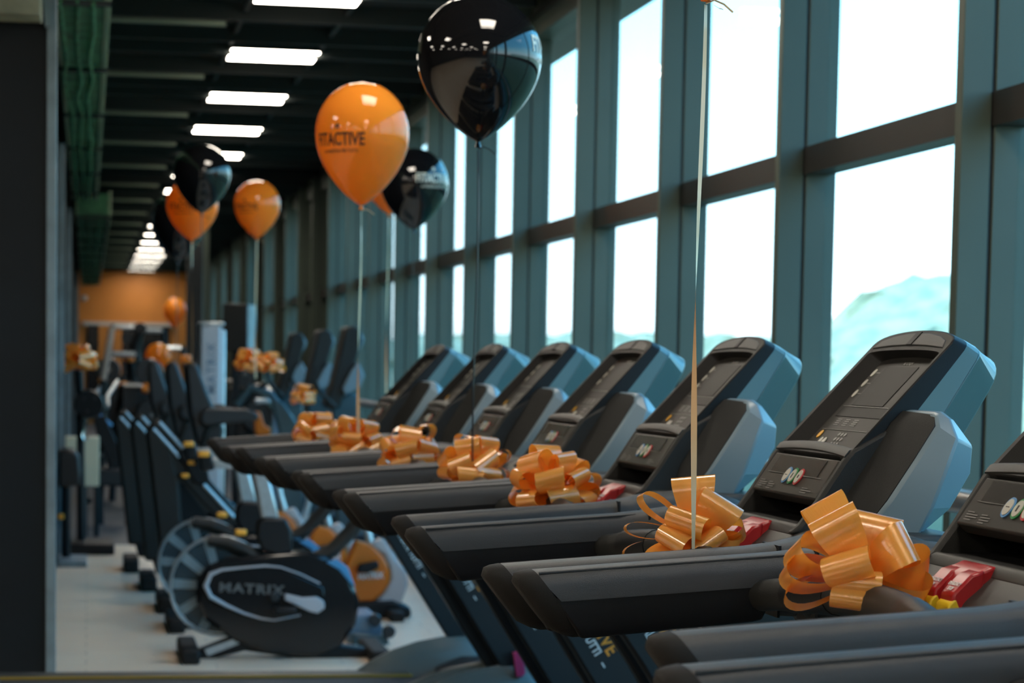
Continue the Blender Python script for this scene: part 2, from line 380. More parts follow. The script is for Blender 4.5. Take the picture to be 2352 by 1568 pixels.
MB().lathe([(.0, -.09), (.07, -.05), (.08, 0), (.05, .03)], 12).build('dome', M['conc'], sp_)
tag(sp_, 'small white round device high on the left edge of the orange wall', 'camera')

# ------------------------------------------------------------------ outside
GZ = -5.0
g_ = MB()
g_.add([(XW+3, -300, GZ), (600, -300, GZ), (600, 900, GZ+2), (XW+3, 900, GZ+2)], [(0, 1, 2, 3)])
g = g_.build('ground', M['grass']); g['kind'] = 'structure'
r_ = MB(); r_.add([(14, -100, GZ+.05), (19, -100, GZ+.05), (34, 300, GZ+1.15), (27, 300, GZ+1.15)], [(0, 1, 2, 3)]); tag(r_.build('road', M['road']), kind='structure')
def hill_h(az, k):
    a = math.degrees(az)
    def ss(x, a0, a1): t = min(1, max(0, (x-a0)/(a1-a0))); return t*t*(3-2*t)
    el = .75+1.15*ss(a, 16.7, 18.4)+.75*ss(a, 18.2, 21.5)+.8*ss(a, 24, 45)-.8*ss(a, 60, 110)
    return el
rings = []
NA = 420
for k in range(22):
    t = k/21.; rad = 150+26*t; ring = []
    for i in range(NA+1):
        az = math.radians(2+125*i/NA); el = hill_h(az, k)*t**.7
        z = EYE+math.tan(math.radians(el))*rad if t > 0 else GZ
        z = GZ+(EYE+math.tan(math.radians(hill_h(az, k)))*rad-GZ)*t**.8 if t > 0 else GZ
        p = Vector((math.sin(az)*rad, math.cos(az)*rad, z))
        b = noise.noise(p*.12)*.6+noise.noise(p*.45)*.7+noise.noise(p*1.1)*.35
        ring.append(p+Vector((0, 0, b*(.2+.8*t)))+Vector((math.sin(az), math.cos(az), 0))*(noise.noise(p*.18+Vector((9, 0, 0)))*2.2+noise.noise(p*.8)*1.4))
    rings.append(ring)
back = [Vector((p.x*1.5, p.y*1.5, GZ)) for p in rings[-1]]
rings.append(back)
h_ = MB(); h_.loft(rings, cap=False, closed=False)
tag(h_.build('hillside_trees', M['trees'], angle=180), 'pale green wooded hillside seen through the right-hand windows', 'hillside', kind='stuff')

# ------------------------------------------------------------------ treadmills
# local frame: x forward (towards the windows), y away from the camera, z up
RS = .42      # handrails at y = +-RS
def rail_sections(side):
    secs = []
    def ring(x, zt, h, w_, shear, yc, rr=.45, n=20):
        out = []
        for k in range(n):
            a = 2*PI*k/n; c, s_ = math.cos(a), math.sin(a)
            ex = .55 if s_ > 0 else .75
            y = w_*math.copysign(abs(c)**ex, c); z = math.copysign(abs(s_)**ex, s_)
            zz = zt-h/2+z*h/2
            if z < 0: y *= 1-.25*(-z)
            out.append((x+(zt-zz)*shear, yc+y, zz))
        return out
    yc = side*RS
    return ring, yc
def build_rail(T, side):
    ring, yc = rail_sections(side)
    def zt(x): return 1.116+.072*x
    cap = [ring(-.004, zt(0)-.016, .070, .028, .78, yc), ring(.000, zt(0)-.004, .092, .037, .78, yc), ring(.010, zt(0), .100, .041, .78, yc), ring(.024, zt(.02)+.001, .102, .042, .76, yc)]
    MB().loft(cap).build('end_cap', M['cap'], T, angle=60)
    inn = -side
    R = [ring(.0245, zt(.02), .100, .042, .76, yc), ring(.10, zt(.1), .100, .043, .62, yc), ring(.20, zt(.2), .100, .043, .35, yc), ring(.30, zt(.3), .100, .043, .1, yc),
         ring(.40, zt(.4), .105, .043, 0, yc), ring(.46, zt(.46)+.003, .115, .046, 0, yc+inn*.004), ring(.52, zt(.5)+.010, .13, .070, 0, yc+inn*.022), ring(.60, 1.168, .14, .09, 0, yc+inn*.045), ring(.70, 1.16, .15, .10, 0, yc+inn*.06), ring(.80, 1.12, .14, .08, 0, yc+inn*.06)]
    R = [[(p[0], p[1], max(p[2], zt(p[0])-.047) if i < 5 else p[2]) for p in r] for i, r in enumerate(R)]
    o = MB().loft(R).build('handrail', M['rail'], T, angle=60)
    U = [[(x+(zt(x)-z)*sh, yc+y, z) for y, z in [(-.0405, zt(x)-.038), (-.039, zt(x)-.085), (-.028, zt(x)-.101), (.028, zt(x)-.101), (.039, zt(x)-.085), (.0405, zt(x)-.038)]] for x, sh in ((.02, .76), (.12, .58), (.25, .25), (.36, .0), (.40, -.25))]
    MB().loft(U).build('grip_underside', M['black'], o, .004, angle=50)
    # raised highlight seam along the top
    MB().tube([(.03+.4*i/10, yc+side*.030*-1, zt(.03+.4*i/10)-.0035) for i in range(11)], .0022, 6).build('seam', M['rail'], o)
    MB().box(.452, .456, yc-.045, yc+.045, zt(.45)-.11, zt(.45)+.0015).build('joint', M['black'], o)
def upright(T, side):
    y0 = side*(RS+.008)-.026; y1 = y0+.052
    def xl(z): return .725+(.70-z)*.63
    pts = [(xl(1.04)-.02, 1.04), (xl(.70), .70), (xl(.31), .31), (xl(.08), .08), (xl(.08)+.20, .08), (xl(.31)+.20, .31), (xl(.70)+.20, .70), (xl(1.06)+.22, 1.10)]
    u = MB().prism(pts, y0, y1).build('upright', M['upright'], T, .008)
    # darker groove along the plate
    MB().prism([(xl(1.0)+.202, 1.0), (xl(.3)+.202, .3), (xl(.3)+.212, .3), (xl(1.0)+.212, 1.0)], y0+.006, y1-.004).build('back_channel', M['black'], u, .003)
    # lettering running down the plate, on the face towards the camera
    d = Vector((.63, 0, -1)).normalized(); upv = Vector((1, 0, .63)).normalized()
    def along(z, off): return Vector((xl(z), y0-.0012, z))+upv*off
    p = along(.582, .076); t = text_bm('FITACTIVE', .054, .0006, .0012, .86, 'RIGHT', 1.1)
    t.xf(frame_mtx(p+d*.015, d, upv)).build('lettering', M['orange_print'], u, label='orange lettering')
    t = text_bm('LA PALESTRA X TUTTI', .034, .0006, .0008, .80, 'RIGHT'); t.xf(frame_mtx(along(.582, .044)+d*-.005, d, upv)).build('lettering', M['white_print'], u, label='white lettering')
    t = text_bm('-', .04, .0006, .0003, 1.6, 'RIGHT'); t.xf(frame_mtx(along(.582, .042)+d*.038, d, upv)).build('lettering', M['white_print'], u, label='white dash')

def build_treadmill():
    T = empty('treadmill', (0, 0, 0))
    # deck
    MB().box(-.80, 1.25, -.27, .27, .15, .195).build('belt', M['belt'], T, .006)
    for s in (-1, 1):
        y = s*.36
        MB().box(-.84, .80, y-.075, y+.075, .13, .205).build('side_step', M['greyplate'], T, .012)
        MB().box(-.80, .80, y-s*.078-.004, y-s*.078+.004, .196, .2062).build('safety_line', M['line_yellow'], T)
        MB().box(-.78, .9, y+s*.03-.03, y+s*.03+.03, .03, .13).build('frame_beam', M['black'], T, .006)
        for x in (-.70, 1.15): MB().lathe([(.03, 0), (.035, .01), (.03, .035)], 14, (x, y, 0)).build('foot', M['black'], T)
        # curved side hood with bolt
        yo, yi = s*(RS+.034), s*(RS-.06)
        top = [(.60, .205), (.66, .245), (.74, .285), (.84, .318), (.95, .338), (1.04, .345), (1.09, .30), (1.125, .235), (1.13, .13), (.60, .13)]
        ins = [(x, z-.0 if z < .14 else z-.055+.0) if 0 else (x, max(.13, z-.05)) for x, z in top]
        rings = [[(x, yo, z) for x, z in [(x, max(.12, z-.018)) for x, z in top]], [(x, yo-s*.012, z) for x, z in top], [(x, (yo+yi)/2, z+.004) for x, z in top], [(x, yi, z) for x, z in ins]]
        hd = MB().loft(rings).build('side_hood', M['hood'], T, angle=50)
        MB().lathe([(.001, -.012), (.010, -.010), (.013, 0), (.001, 0.001)], 12, (1.06, yo-(.0 if s < 0 else .001), .302), 'y').build('bolt', M['chrome'], hd)
    # motor cover
    MB().loft([[(x, y, z) for x, z in ((.88, .15), (.90, .23), (1.0, .27), (1.2, .27), (1.32, .20), (1.34, .08), (.9, .08))] for y in (-.34, .34)]).build('motor_cover', M['black'], T, .012)
    MB().box(-.86, -.78, -.43, .43, .10, .205).build('rear_roller_cover', M['black'], T, .02)
    # hang tab on the near hood
    for s in (-1, 1): upright(T, s); build_rail(T, s)
    # heart-rate grip bar between the rails
    pts = []
    for i in range(17):
        t = -1+i/8.; y = .385*t; x = .372+.045*(1-abs(t)**2.2); z = 1.082+.026*(1-abs(t)**2.0)
        pts.append((x, y, z))
    g = MB().tube(pts, [.024]*2+[.027]*13+[.024]*2, 16).build('grip_bar', M['plastic'], T)
    for s in (-1, 1):
        pp = [p for p in pts if .10 < s*p[1] < .30]; MB().tube([(p[0], p[1], p[2]+.0) for p in pp], .0285, 16).build('pulse_pad', M['black'], g)
    # console base plate bridging the rails
    prof = [(.505, 1.07), (.515, 1.112), (.56, 1.150), (.585, 1.160), (.80, 1.160), (.86, 1.11), (.80, 1.03), (.56, 1.03)]
    MB().prism(prof, -.36, .36).build('console_base', M['greyplate'], T, .010, seg=3)
    # lower housing: cheeks, back, floor
    H = empty; ck = [(.548, 1.150), (.566, 1.164), (.597, 1.206), (.640, 1.272), (.655, 1.290), (.735, 1.335), (.80, 1.33), (.79, 1.16), (.60, 1.145)]
    for s in (-1, 1): MB().prism(ck, s*.205, s*.182).build('console_cheek', M['plastic'], T, .006)
    MB().box(.700, .72, -.185, .185, 1.15, 1.27).build('tray_back', M['black'], T)
    MB().prism([(.556, 1.146), (.562, 1.160), (.570, 1.165), (.576, 1.164), (.576, 1.146)], -.200, .200).build('tray_lip', M['greyplate'], T, .003)
    MB().box(.577, .70, -.184, .184, 1.155, 1.1635).build('tray_floor', M['band'], T)
    sk = MB().box(.672, .70, -.055, .055, 1.180, 1.222).build('socket_plate', M['gloss'], T, .004)
    # lower key panel
    o0 = Vector((.597, 0, 1.206)); u = Vector((.043, 0, .066)).normalized(); nn = Vector((-u.z, 0, u.x)); L = .079
    def F(y, s, n=0.): return o0+Vector((0, y, 0))+u*s+nn*n
    kp = MB().add([F(-.184, 0), F(.184, 0), F(.180, L), F(-.180, L), F(-.184, -.004, -.022), F(.184, -.004, -.022), F(.180, L, -.022), F(-.180, L, -.022)], [(0, 1, 2, 3), (4, 7, 6, 5), (0, 4, 5, 1), (1, 5, 6, 2), (2, 6, 7, 3), (3, 7, 4, 0)]).build('key_panel', M['display'], T, .003)
    def disc(cy, cs, ry, rs, n0, n1, name, m, par, FF, k=24):
        a = [FF(cy+ry*math.cos(2*PI*i/k), cs+rs*math.sin(2*PI*i/k), n1) for i in range(k)]
        b = [FF(cy+ry*math.cos(2*PI*i/k), cs+rs*math.sin(2*PI*i/k), n0) for i in range(k)]
        return MB().loft([b, a]).build(name, m, par)
    def quad(y0, y1, s0, s1, n, name, m, par, FF, th=.0006):
        return MB().loft([[FF(y0, s0, n), FF(y1, s0, n), FF(y1, s1, n), FF(y0, s1, n)], [FF(y0, s0, n+th), FF(y1, s0, n+th), FF(y1, s1, n+th), FF(y0, s1, n+th)]]).build(name, m, par)
    quad(-.125, .145, .040, .074, .0002, 'message_window', M['screen'], kp, F)
    quad(-.150, .155, .0385, .0395, .0006, 'outline', M['dim_print'], kp, F)
    for yy, rc, gl in ((.035, 'ring_blue', 'pause'), (0., 'ring_green', 'go'), (-.035, 'ring_red', 'stop')):
        b_ = disc(yy, .036, .0165, .0165, .0005, .0022, 'button_ring', M[rc], kp, F)
        c_ = disc(yy, .036, .0130, .0130, .0022, .0032, 'button', M['button'], b_, F)
        if gl == 'pause': quad(yy-.006, yy+.006, .0355, .0368, .0033, 'symbol', M['black'], b_, F, .0003)
        elif gl == 'go':
            quad(yy-.002, yy+.003, .031, .041, .0033, 'symbol', M['black'], b_, F, .0003)
        else: quad(yy-.003, yy+.003, .033, .039, .0033, 'symbol', M['black'], b_, F, .0003)
    for ya, sa, rows, wd in ((.165, .020, 4, .042), (.110, .018, 4, .036), (-.085, .016, 3, .055)):
        for r in range(rows):
            ww = wd*(.6 if r in (0, rows-1) else 1)
            quad(ya-ww, ya, sa-r*.0042, sa-r*.0042+.0018, .0006, 'small_print', M['dim_print'], kp, F, .0003)
    # tilted head
    O = Vector((.653, 0, 1.287)); uu = Vector((.175, 0, .188)).normalized(); nv = Vector((-uu.z, 0, uu.x))
    def Hd(y, s, n=0.): return O+Vector((0, y, 0))+uu*s+nv*n
    def outline(hw, s0, sS, sA, k=14):
        pts = [(-hw, s0), (hw, s0), (hw*.97, sS)]
        for i in range(1, k):
            t = i/k; a = PI*t; pts.append((hw*.97*math.cos(a), sS+(sA-sS)*math.sin(a)**.85))
        pts.append((-hw*.97, sS)); return pts
    o1 = outline(.200, -.012, .250, .283); o2 = outline(.200, -.03, .258, .292); o3 = outline(.198, -.05, .262, .300); o4 = outline(.125, .02, .26, .325)
    oin = outline(.186, .0, .226, .236); opl = outline(.146, .004, .222, .236)
    def layer(pts, f): return [Hd(y, s, f(s)) for y, s in pts]
    f1 = lambda s: 0.0
    f2 = lambda s: -.050+.026*max(0, s)/.28
    f3 = lambda s: -.118+.235*(s-.13)/.26*.9 if s > .0 else -.16
    # front rim ring + inner walls + outer dark band
    rim = MB(); A = layer(opl, lambda s: -.0215); B = layer(oin, lambda s: -.001); C_ = layer(o1, f1); D_ = layer(o2, f2)
    rim.loft([B, C_, D_], cap=False)
    hf = rim.build('head_frame', M['band'], T, .003, angle=40)
    MB().loft([A, B], cap=False).build('inner_wall', M['band'], hf, angle=60)
    E_ = layer(o3, lambda s: -.045-.20*max(0, .30-s)); 
    MB().loft([layer(o2, f2), E_], cap=False).build('head_shell', M['shell_shaded'], T, angle=30)
    G1 = layer(o4, lambda s: -.115-.22*max(0, .32-s)); 
    MB().loft([E_, G1]).build('head_back', M['shell_shaded'], T, .006, angle=25, seg=3)
    # display plate and visor
    dp = MB().loft([layer(opl, lambda s: -.0205), layer(opl, lambda s: -.030)]).build('display_plate', M['display_dark'], T)
    vs = [(-.178, .238), (-.09, .2435), (0, .2455), (.09, .2435), (.178, .238), (.160, .2565), (.120, .2665), (.06, .2735), (0, .2755), (-.06, .2735), (-.120, .2665), (-.160, .2565)]
    MB().loft([layer(vs, lambda s: -.012), layer(vs, lambda s: .0012)]).build('visor', M['greyplate'], T, .002)
    MB().box(-.012, .012, -.016, .014, 0, .0045).xf(frame_mtx(Hd(0, .262, -.002), (0, -1, 0), uu)).build('notch', M['band'], T)
    FB = lambda y, s, n=0.: Hd(y*.90, .004+s*1.06, n-.0205)
    quad(-.085, .098, .108, .196, .0004, 'screen', M['display_screen'], dp, FB)
    quad(-.155, .135, .082, .103, .0004, 'message_window', M['display_screen'], dp, FB)
    quad(-.165, .140, .1045, .1055, .0005, 'outline', M['dim_print'], dp, FB)
    quad(-.165, .140, .052, .0528, .0005, 'outline', M['dim_print'], dp, FB)
    t = text_bm('MATRIX', .0105, .0003, .0001, 1.25, 'CENTER'); t.xf(frame_mtx(FB(-.01, .200, .0006), (0, -1, 0), uu)).build('lettering', M['dim_print'], dp)
    for s_ in (.182, .158, .134):
        disc(.140, s_, .0085, .0085, .0004, .0014, 'button', M['button'], dp, FB, 16)
        quad(.104, .126, s_-.001, s_+.001, .0006, 'small_print', M['dim_print'], dp, FB, .0003)
    for (yy, ss) in ((.125, .040), (.137, .014)):
        disc(yy, ss, .0088, .0088, .0004, .0016, 'amber_button', M['amber'], dp, FB, 16)
    for yy in (.088, .066): disc(yy, .024, .0085, .010, .0004, .0016, 'button', M['button'], dp, FB, 16)
    for r in range(4):
        for c in range(3): disc(.012-.018*c, .043-.0105*r, .0062, .0038, .0004, .0010, 'keypad_key', M['dim_print'], dp, FB, 10)
    disc(-.005, .003, .008, .0055, .0004, .0014, 'amber_button', M['amber'], dp, FB, 12)
    for c, yy in enumerate((.10, .05, .0)):
        for r in range(4): quad(yy-.028, yy, .062+r*.0042, .0636+r*.0042, .0005, 'small_print', M['dim_print'], dp, FB, .0003)
    # curved bar under the display, and the slot below it
    bar = []
    for i in range(13):
        y = -.196+.392*i/12; b_ = .008*(1-(y/.196)**2)
        c = Hd(y, -.004+b_, -.002); bar.append([c+uu*a+nv*b for a, b in ((.010, -.012), (.011, .001), (.004, .005), (-.009, .004), (-.013, -.004), (-.012, -.014))])
    MB().loft(bar).build('bezel_bar', M['greyplate'], T, angle=50)
    MB().prism([(.650, 1.282), (.672, 1.282), (.672, 1.262), (.650, 1.268)], -.182, .182).build('bezel_slot', M['gloss'], T)
    # bottle holders on both sides
    for s in (-1, 1):
        LV = [((.630, 1.160), (.655, 1.155), (.736, 1.147), (.742, 1.147), (.760, 1.147), .270, .300, .270),
              ((.648, 1.215), (.690, 1.212), (.754, 1.200), (.800, 1.200), (.800, 1.200), .296, .318, .280),
              ((.690, 1.280), (.733, 1.280), (.775, 1.262), (.834, 1.256), (.835, 1.256), .300, .322, .275),
              ((.725, 1.335), (.766, 1.333), (.794, 1.312), (.838, 1.300), (.838, 1.300), .300, .318, .270),
              ((.742, 1.355), (.770, 1.350), (.788, 1.345), (.806, 1.343), (.806, 1.343), .280, .296, .262),
              ((.752, 1.358), (.770, 1.358), (.778, 1.357), (.790, 1.356), (.790, 1.356), .262, .272, .255)]
        rg = []
        for (a_, b_, c_, d_, e__, yr, ysm, yre) in LV:
            rg.append([(a_[0], s*.198, a_[1]), (b_[0], s*yr, b_[1]), (c_[0], s*ysm, c_[1]), (d_[0], s*yre, d_[1]), (e__[0], s*.198, e__[1])])
        bh = MB().loft(rg).build('bottle_holder', M['silver'], T, .004, angle=22)
        rc = []
        for j, (a_, b_, c_, d_, e__, yr, ysm, yre) in enumerate(LV[:5]):
            dx = (-.003, -.004, -.004, -.004, -.001)[j]; row = []
            for t_ in (0, .25, .5, .75, 1.):
                k_ = .012*math.sin(PI*t_)*(1 if j < 4 else 0)
                row.append((a_[0]+(b_[0]-a_[0])*t_+dx, s*(.200+(yr-.206)*t_), a_[1]+(b_[1]-a_[1])*t_+.001))
            rc.append(row+[(p[0]+.004, p[1], p[2]-.002) for p in row[::-1]])
        MB().loft(rc).build('recess', M['plastic'], bh, angle=60)
    # magnetic emergency stop
    es = MB(); es.prism([(.516, 1.100), (.516, 1.130), (.532, 1.152), (.560, 1.164), (.578, 1.156), (.578, 1.10)], -.055, .055)
    e_ = es.build('emergency_stop', M['red'], T, .005, seg=3)
    for s in (-1, 1):
        MB().prism([(.500, 1.096), (.503, 1.126), (.528, 1.152), (.548, 1.158), (.545, 1.120), (.515, 1.092)], s*.058, s*.012).build('stop_paddle', M['red'], e_, .004)
        MB().prism([(.495, 1.088), (.497, 1.112), (.508, 1.122), (.516, 1.104), (.508, 1.086)], s*.0585, s*.0115).build('paddle_edge', M['yellow'], e_, .003)
        t = text_bm('EMERGENCY\nSTOP', .0085, .0003, .0, .85, 'CENTER'); t.xf(frame_mtx(Vector((.512, s*.035, 1.1365)), (0, -1, 0), (.025, 0, .026))).build('lettering', M['white_print'], e_)
    return T

proto = build_treadmill()
TR = math.radians(.63)
TP = [(.58, 1.964), (.633, 3.108), (.594, 4.048), (.60, 5.219), (.578, 6.188), (.56, 7.161), (.522, 8.12), (.465, 9.055)]
tl = ['dark grey treadmill nearest the camera, only its far handrail shows along the bottom edge', 'dark grey treadmill cut off by the right edge, largest orange bow on its grip bar', 'dark grey treadmill with the largest whole console, bow with cream ribbon on its grip bar', 'dark grey treadmill, third console from the right edge, plain orange bow on it', 'dark grey treadmill with a black balloon string rising from its orange bow', 'dark grey treadmill just beyond the one with the black string, fifth console from the right', 'dark grey treadmill, second farthest of the row, cream balloon string on it', 'dark grey treadmill farthest in the row, smallest console, deck beside the pale floor']
TREAD = []
for i, (x, y) in enumerate(TP):
    o = proto if i == 0 else copy_tree(proto)
    o.location = (x, y, 0); o.rotation_euler = (0, 0, TR); tag(o, tl[i], 'treadmill', 'treadmills in a row facing the windows'); TREAD.append(o)
def tloc(i, x, y, z):
    X, Y = TP[i+1]; c, s = math.cos(TR), math.sin(TR); return Vector((X+c*x-s*y, Y+s*x+c*y, z))
# magenta safety clip hanging at the hood of the farthest treadmill
cl = empty('safety_clip', tuple(at(1176, 1517, Y=8.488)), TR)
MB().prism([(.0, .03), (.035, .036), (.048, -.045), (.034, -.06), (.014, -.058)], -.014, .014).build('body', M['pink'], cl, .004)
MB().prism([(-.002, .028), (.012, .026), (.024, -.05), (.012, -.058)], -.012, .012).build('jaw', M['black'], cl, .002)
tag(cl, 'magenta safety clip hanging against a dark treadmill upright at the bottom of the picture', 'safety clip')

# ------------------------------------------------------------------ bows
BR = Vector((math.cos(YAW), -math.sin(YAW), 0)); BT = Vector((-math.sin(YAW), -math.cos(YAW), 0)); BU = Vector((0, 0, 1))
def V3(t): return BR*t[0]+BU*t[1]+BT*t[2]
def loop(parent, d, a, L, w_, h, twist=0.):
    d = V3(d).normalized(); a = V3(a); a = (a-d*a.dot(d)).normalized(); n = a.cross(d).normalized(); N = 26; bm = bmesh.new(); uvl = bm.loops.layers.uv.new('uv')
    rows = []
    for i in range(N+1):
        t = i/N; th = 2*PI*t
        along = L*(.5-.5*math.cos(th))**.80; side = h*math.sin(th)*(.45+.55*(.5-.5*math.cos(th)))
        ww = w_*(.22+.78*min(1, (.5-.5*math.cos(th))**.45*1.05)); aa = (a*math.cos(twist*math.sin(th/2))+n*math.sin(twist*math.sin(th/2)))
        p = d*along+n*side; rows.append((bm.verts.new(p-aa*ww/2), bm.verts.new(p-aa*ww*.0+d*.0), bm.verts.new(p+aa*ww/2)))
    for i in range(N):
        for j in range(2):
            f = bm.faces.new((rows[i][j], rows[i+1][j], rows[i+1][j+1], rows[i][j+1])); f.smooth = True
            for lo, (ti, tj) in zip(f.loops, ((i, j), (i+1, j), (i+1, j+1), (i, j+1))): lo[uvl].uv = (tj*.5, ti/N)
    me = bpy.data.meshes.new('ribbon_loop'); bm.to_mesh(me); bm.free(); me.materials.append(M['ribbon'])
    o = bpy.data.objects.new('ribbon_loop', me); COL.objects.link(o); o.parent = parent
    return o
def bow(loc, loops, scale, label, group='orange gift bows on the treadmills', anchor=None):
    b = empty('gift_bow', tuple(loc)); tag(b, label, 'bow', group)
    for (d, a, L, w_, h, *tw) in loops: loop(b, d, a, L*scale, w_*scale, h*scale, *(tw or [0.]))
    MB().lathe([(.001, -.014*scale), (.013*scale, -.008*scale), (.016*scale, 0), (.012*scale, .01*scale), (.001, .014*scale)], 12).build('knot', M['ribbon'], b)
    if anchor: MB().tube([(0, 0, -.005), (anchor*.3, 0, -.03), (anchor, .005, -.055)], .0025, 6).build('tie', M['ribbon'], b)
    return b
# (direction, width axis, length, width, half opening) as right / up / towards the camera
B0 = [((-.50, .80, .35), (.97, .22, .0), .108, 0.068, .026), ((-.52, .90, -.35), (.90, .42, .0), .122, 0.064, .020), ((.22, .95, -.25), (.97, .16, 0), .088, 0.071, .026),
      ((.62, .60, .45), (.72, -.50, .50), .084, 0.066, .032, .3), ((.98, .05, .0), (.28, .55, .80), .088, 0.071, .022, .5), ((.90, -.38, .10), (.35, .45, .8), .088, 0.064, .024, .4),
      ((-.95, .34, .10), (.30, .42, .85), .108, 0.066, .032), ((-1, .02, .10), (.20, .40, .90), .114, 0.052, .028), ((-.95, -.30, .05), (.15, .38, .92), .114, 0.046, .024),
      ((-.42, .25, .85), (.97, .24, .1), .088, 0.068, .028), ((-.28, -.12, .93), (1, -.02, .1), .070, 0.068, .022), ((-.28, -.42, .86), (1, -.02, .1), .080, 0.068, .022), ((.25, .2, -.9), (1, 0, .1), .09, 0.068, .026)]
B1 = [((-.12, .97, .1), (1, .0, .1), .104, 0.073, .030), ((.40, .70, .40), (.90, -.40, .1), .086, 0.075, .024), ((.92, .22, .1), (.25, .4, .85), .078, 0.062, .022), ((.85, -.35, .35), (.6, .4, .6), .070, 0.057, .020, .4),
      ((-.88, .62, .1), (.25, .2, .95), .122, 0.036, .020), ((-.98, .12, .1), (.1, .1, .99), .126, 0.030, .017), ((-.97, -.22, .1), (.1, .1, .99), .130, 0.032, .018),
      ((-.32, .42, .82), (.90, -.42, .1), .086, 0.071, .024), ((-.60, -.02, .75), (.88, -.36, .3), .086, 0.059, .024), ((-.70, -.42, .45), (.85, -.15, .5), .096, 0.064, .018), ((.3, -.1, .9), (.8, .5, 0), .06, 0.057, .02), ((.1, .3, -.9), (1, 0, .1), .09, 0.068, .026)]
def rand_loops(seed, n1=7, n2=6, n3=4):
    r = random.Random(seed); out = []
    for n, el, L in ((n1, -.12, .090), (n2, .42, .094), (n3, 1.05, .102)):
        ph = r.uniform(0, 6)
        for k in range(n):
            az = ph+2*PI*k/n+r.uniform(-.2, .2); e2 = el+r.uniform(-.12, .12)
            d = (math.cos(az)*math.cos(e2), math.sin(e2), math.sin(az)*math.cos(e2))
            tang = (-math.sin(az), 0, math.cos(az)); mixr = r.uniform(-.5, .5)
            a = (tang[0], mixr, tang[2]); out.append((d, a, L*r.uniform(.9, 1.12), .069*r.uniform(.9, 1.1), .028*r.uniform(.8, 1.2), r.uniform(-.3, .3)))
    return out
sets = [B0, B1, rand_loops(4), rand_loops(11), rand_loops(21), rand_loops(33), rand_loops(42)]
bl = ['large shiny orange ribbon bow nearest the camera, beside the red emergency stop at the right',
      'orange ribbon bow with thin curled loops at left and a cream ribbon rising from it',
      'orange ribbon bow on the grip bar of the third treadmill from the right',
      'orange ribbon bow with a black balloon string rising out of it',
      'orange ribbon bow between the black string bow and the cream ribbon bow farther back',
      'orange ribbon bow in the middle distance directly below the large orange balloon',
      'orange ribbon bow on the farthest treadmill, smallest on the treadmill row']
bp = [(1985, 1306), (1605, 1210), (1272, 1128), (1090, 1070), (945, 1030), (822, 1004), (732, 984)]
BOWLOC = []
for i, (px, py) in enumerate(bp):
    # bow sits on the grip bar: take its place along the bar from where it is seen
    best = None
    for k in range(-40, 41):
        y = k*.0085; x = .372+.045*(1-abs(y/.385)**2.2); z = 1.082+.026*(1-abs(y/.385)**2)+.034
        p = tloc(i, x, y, z); q = at(px, py, Y=p.y); dd = abs(q.x-p.x)
        if best is None or dd < best[0]: best = (dd, p)
    BOWLOC.append(best[1])
    bow(best[1], sets[i], 1.0, bl[i], anchor=.012)

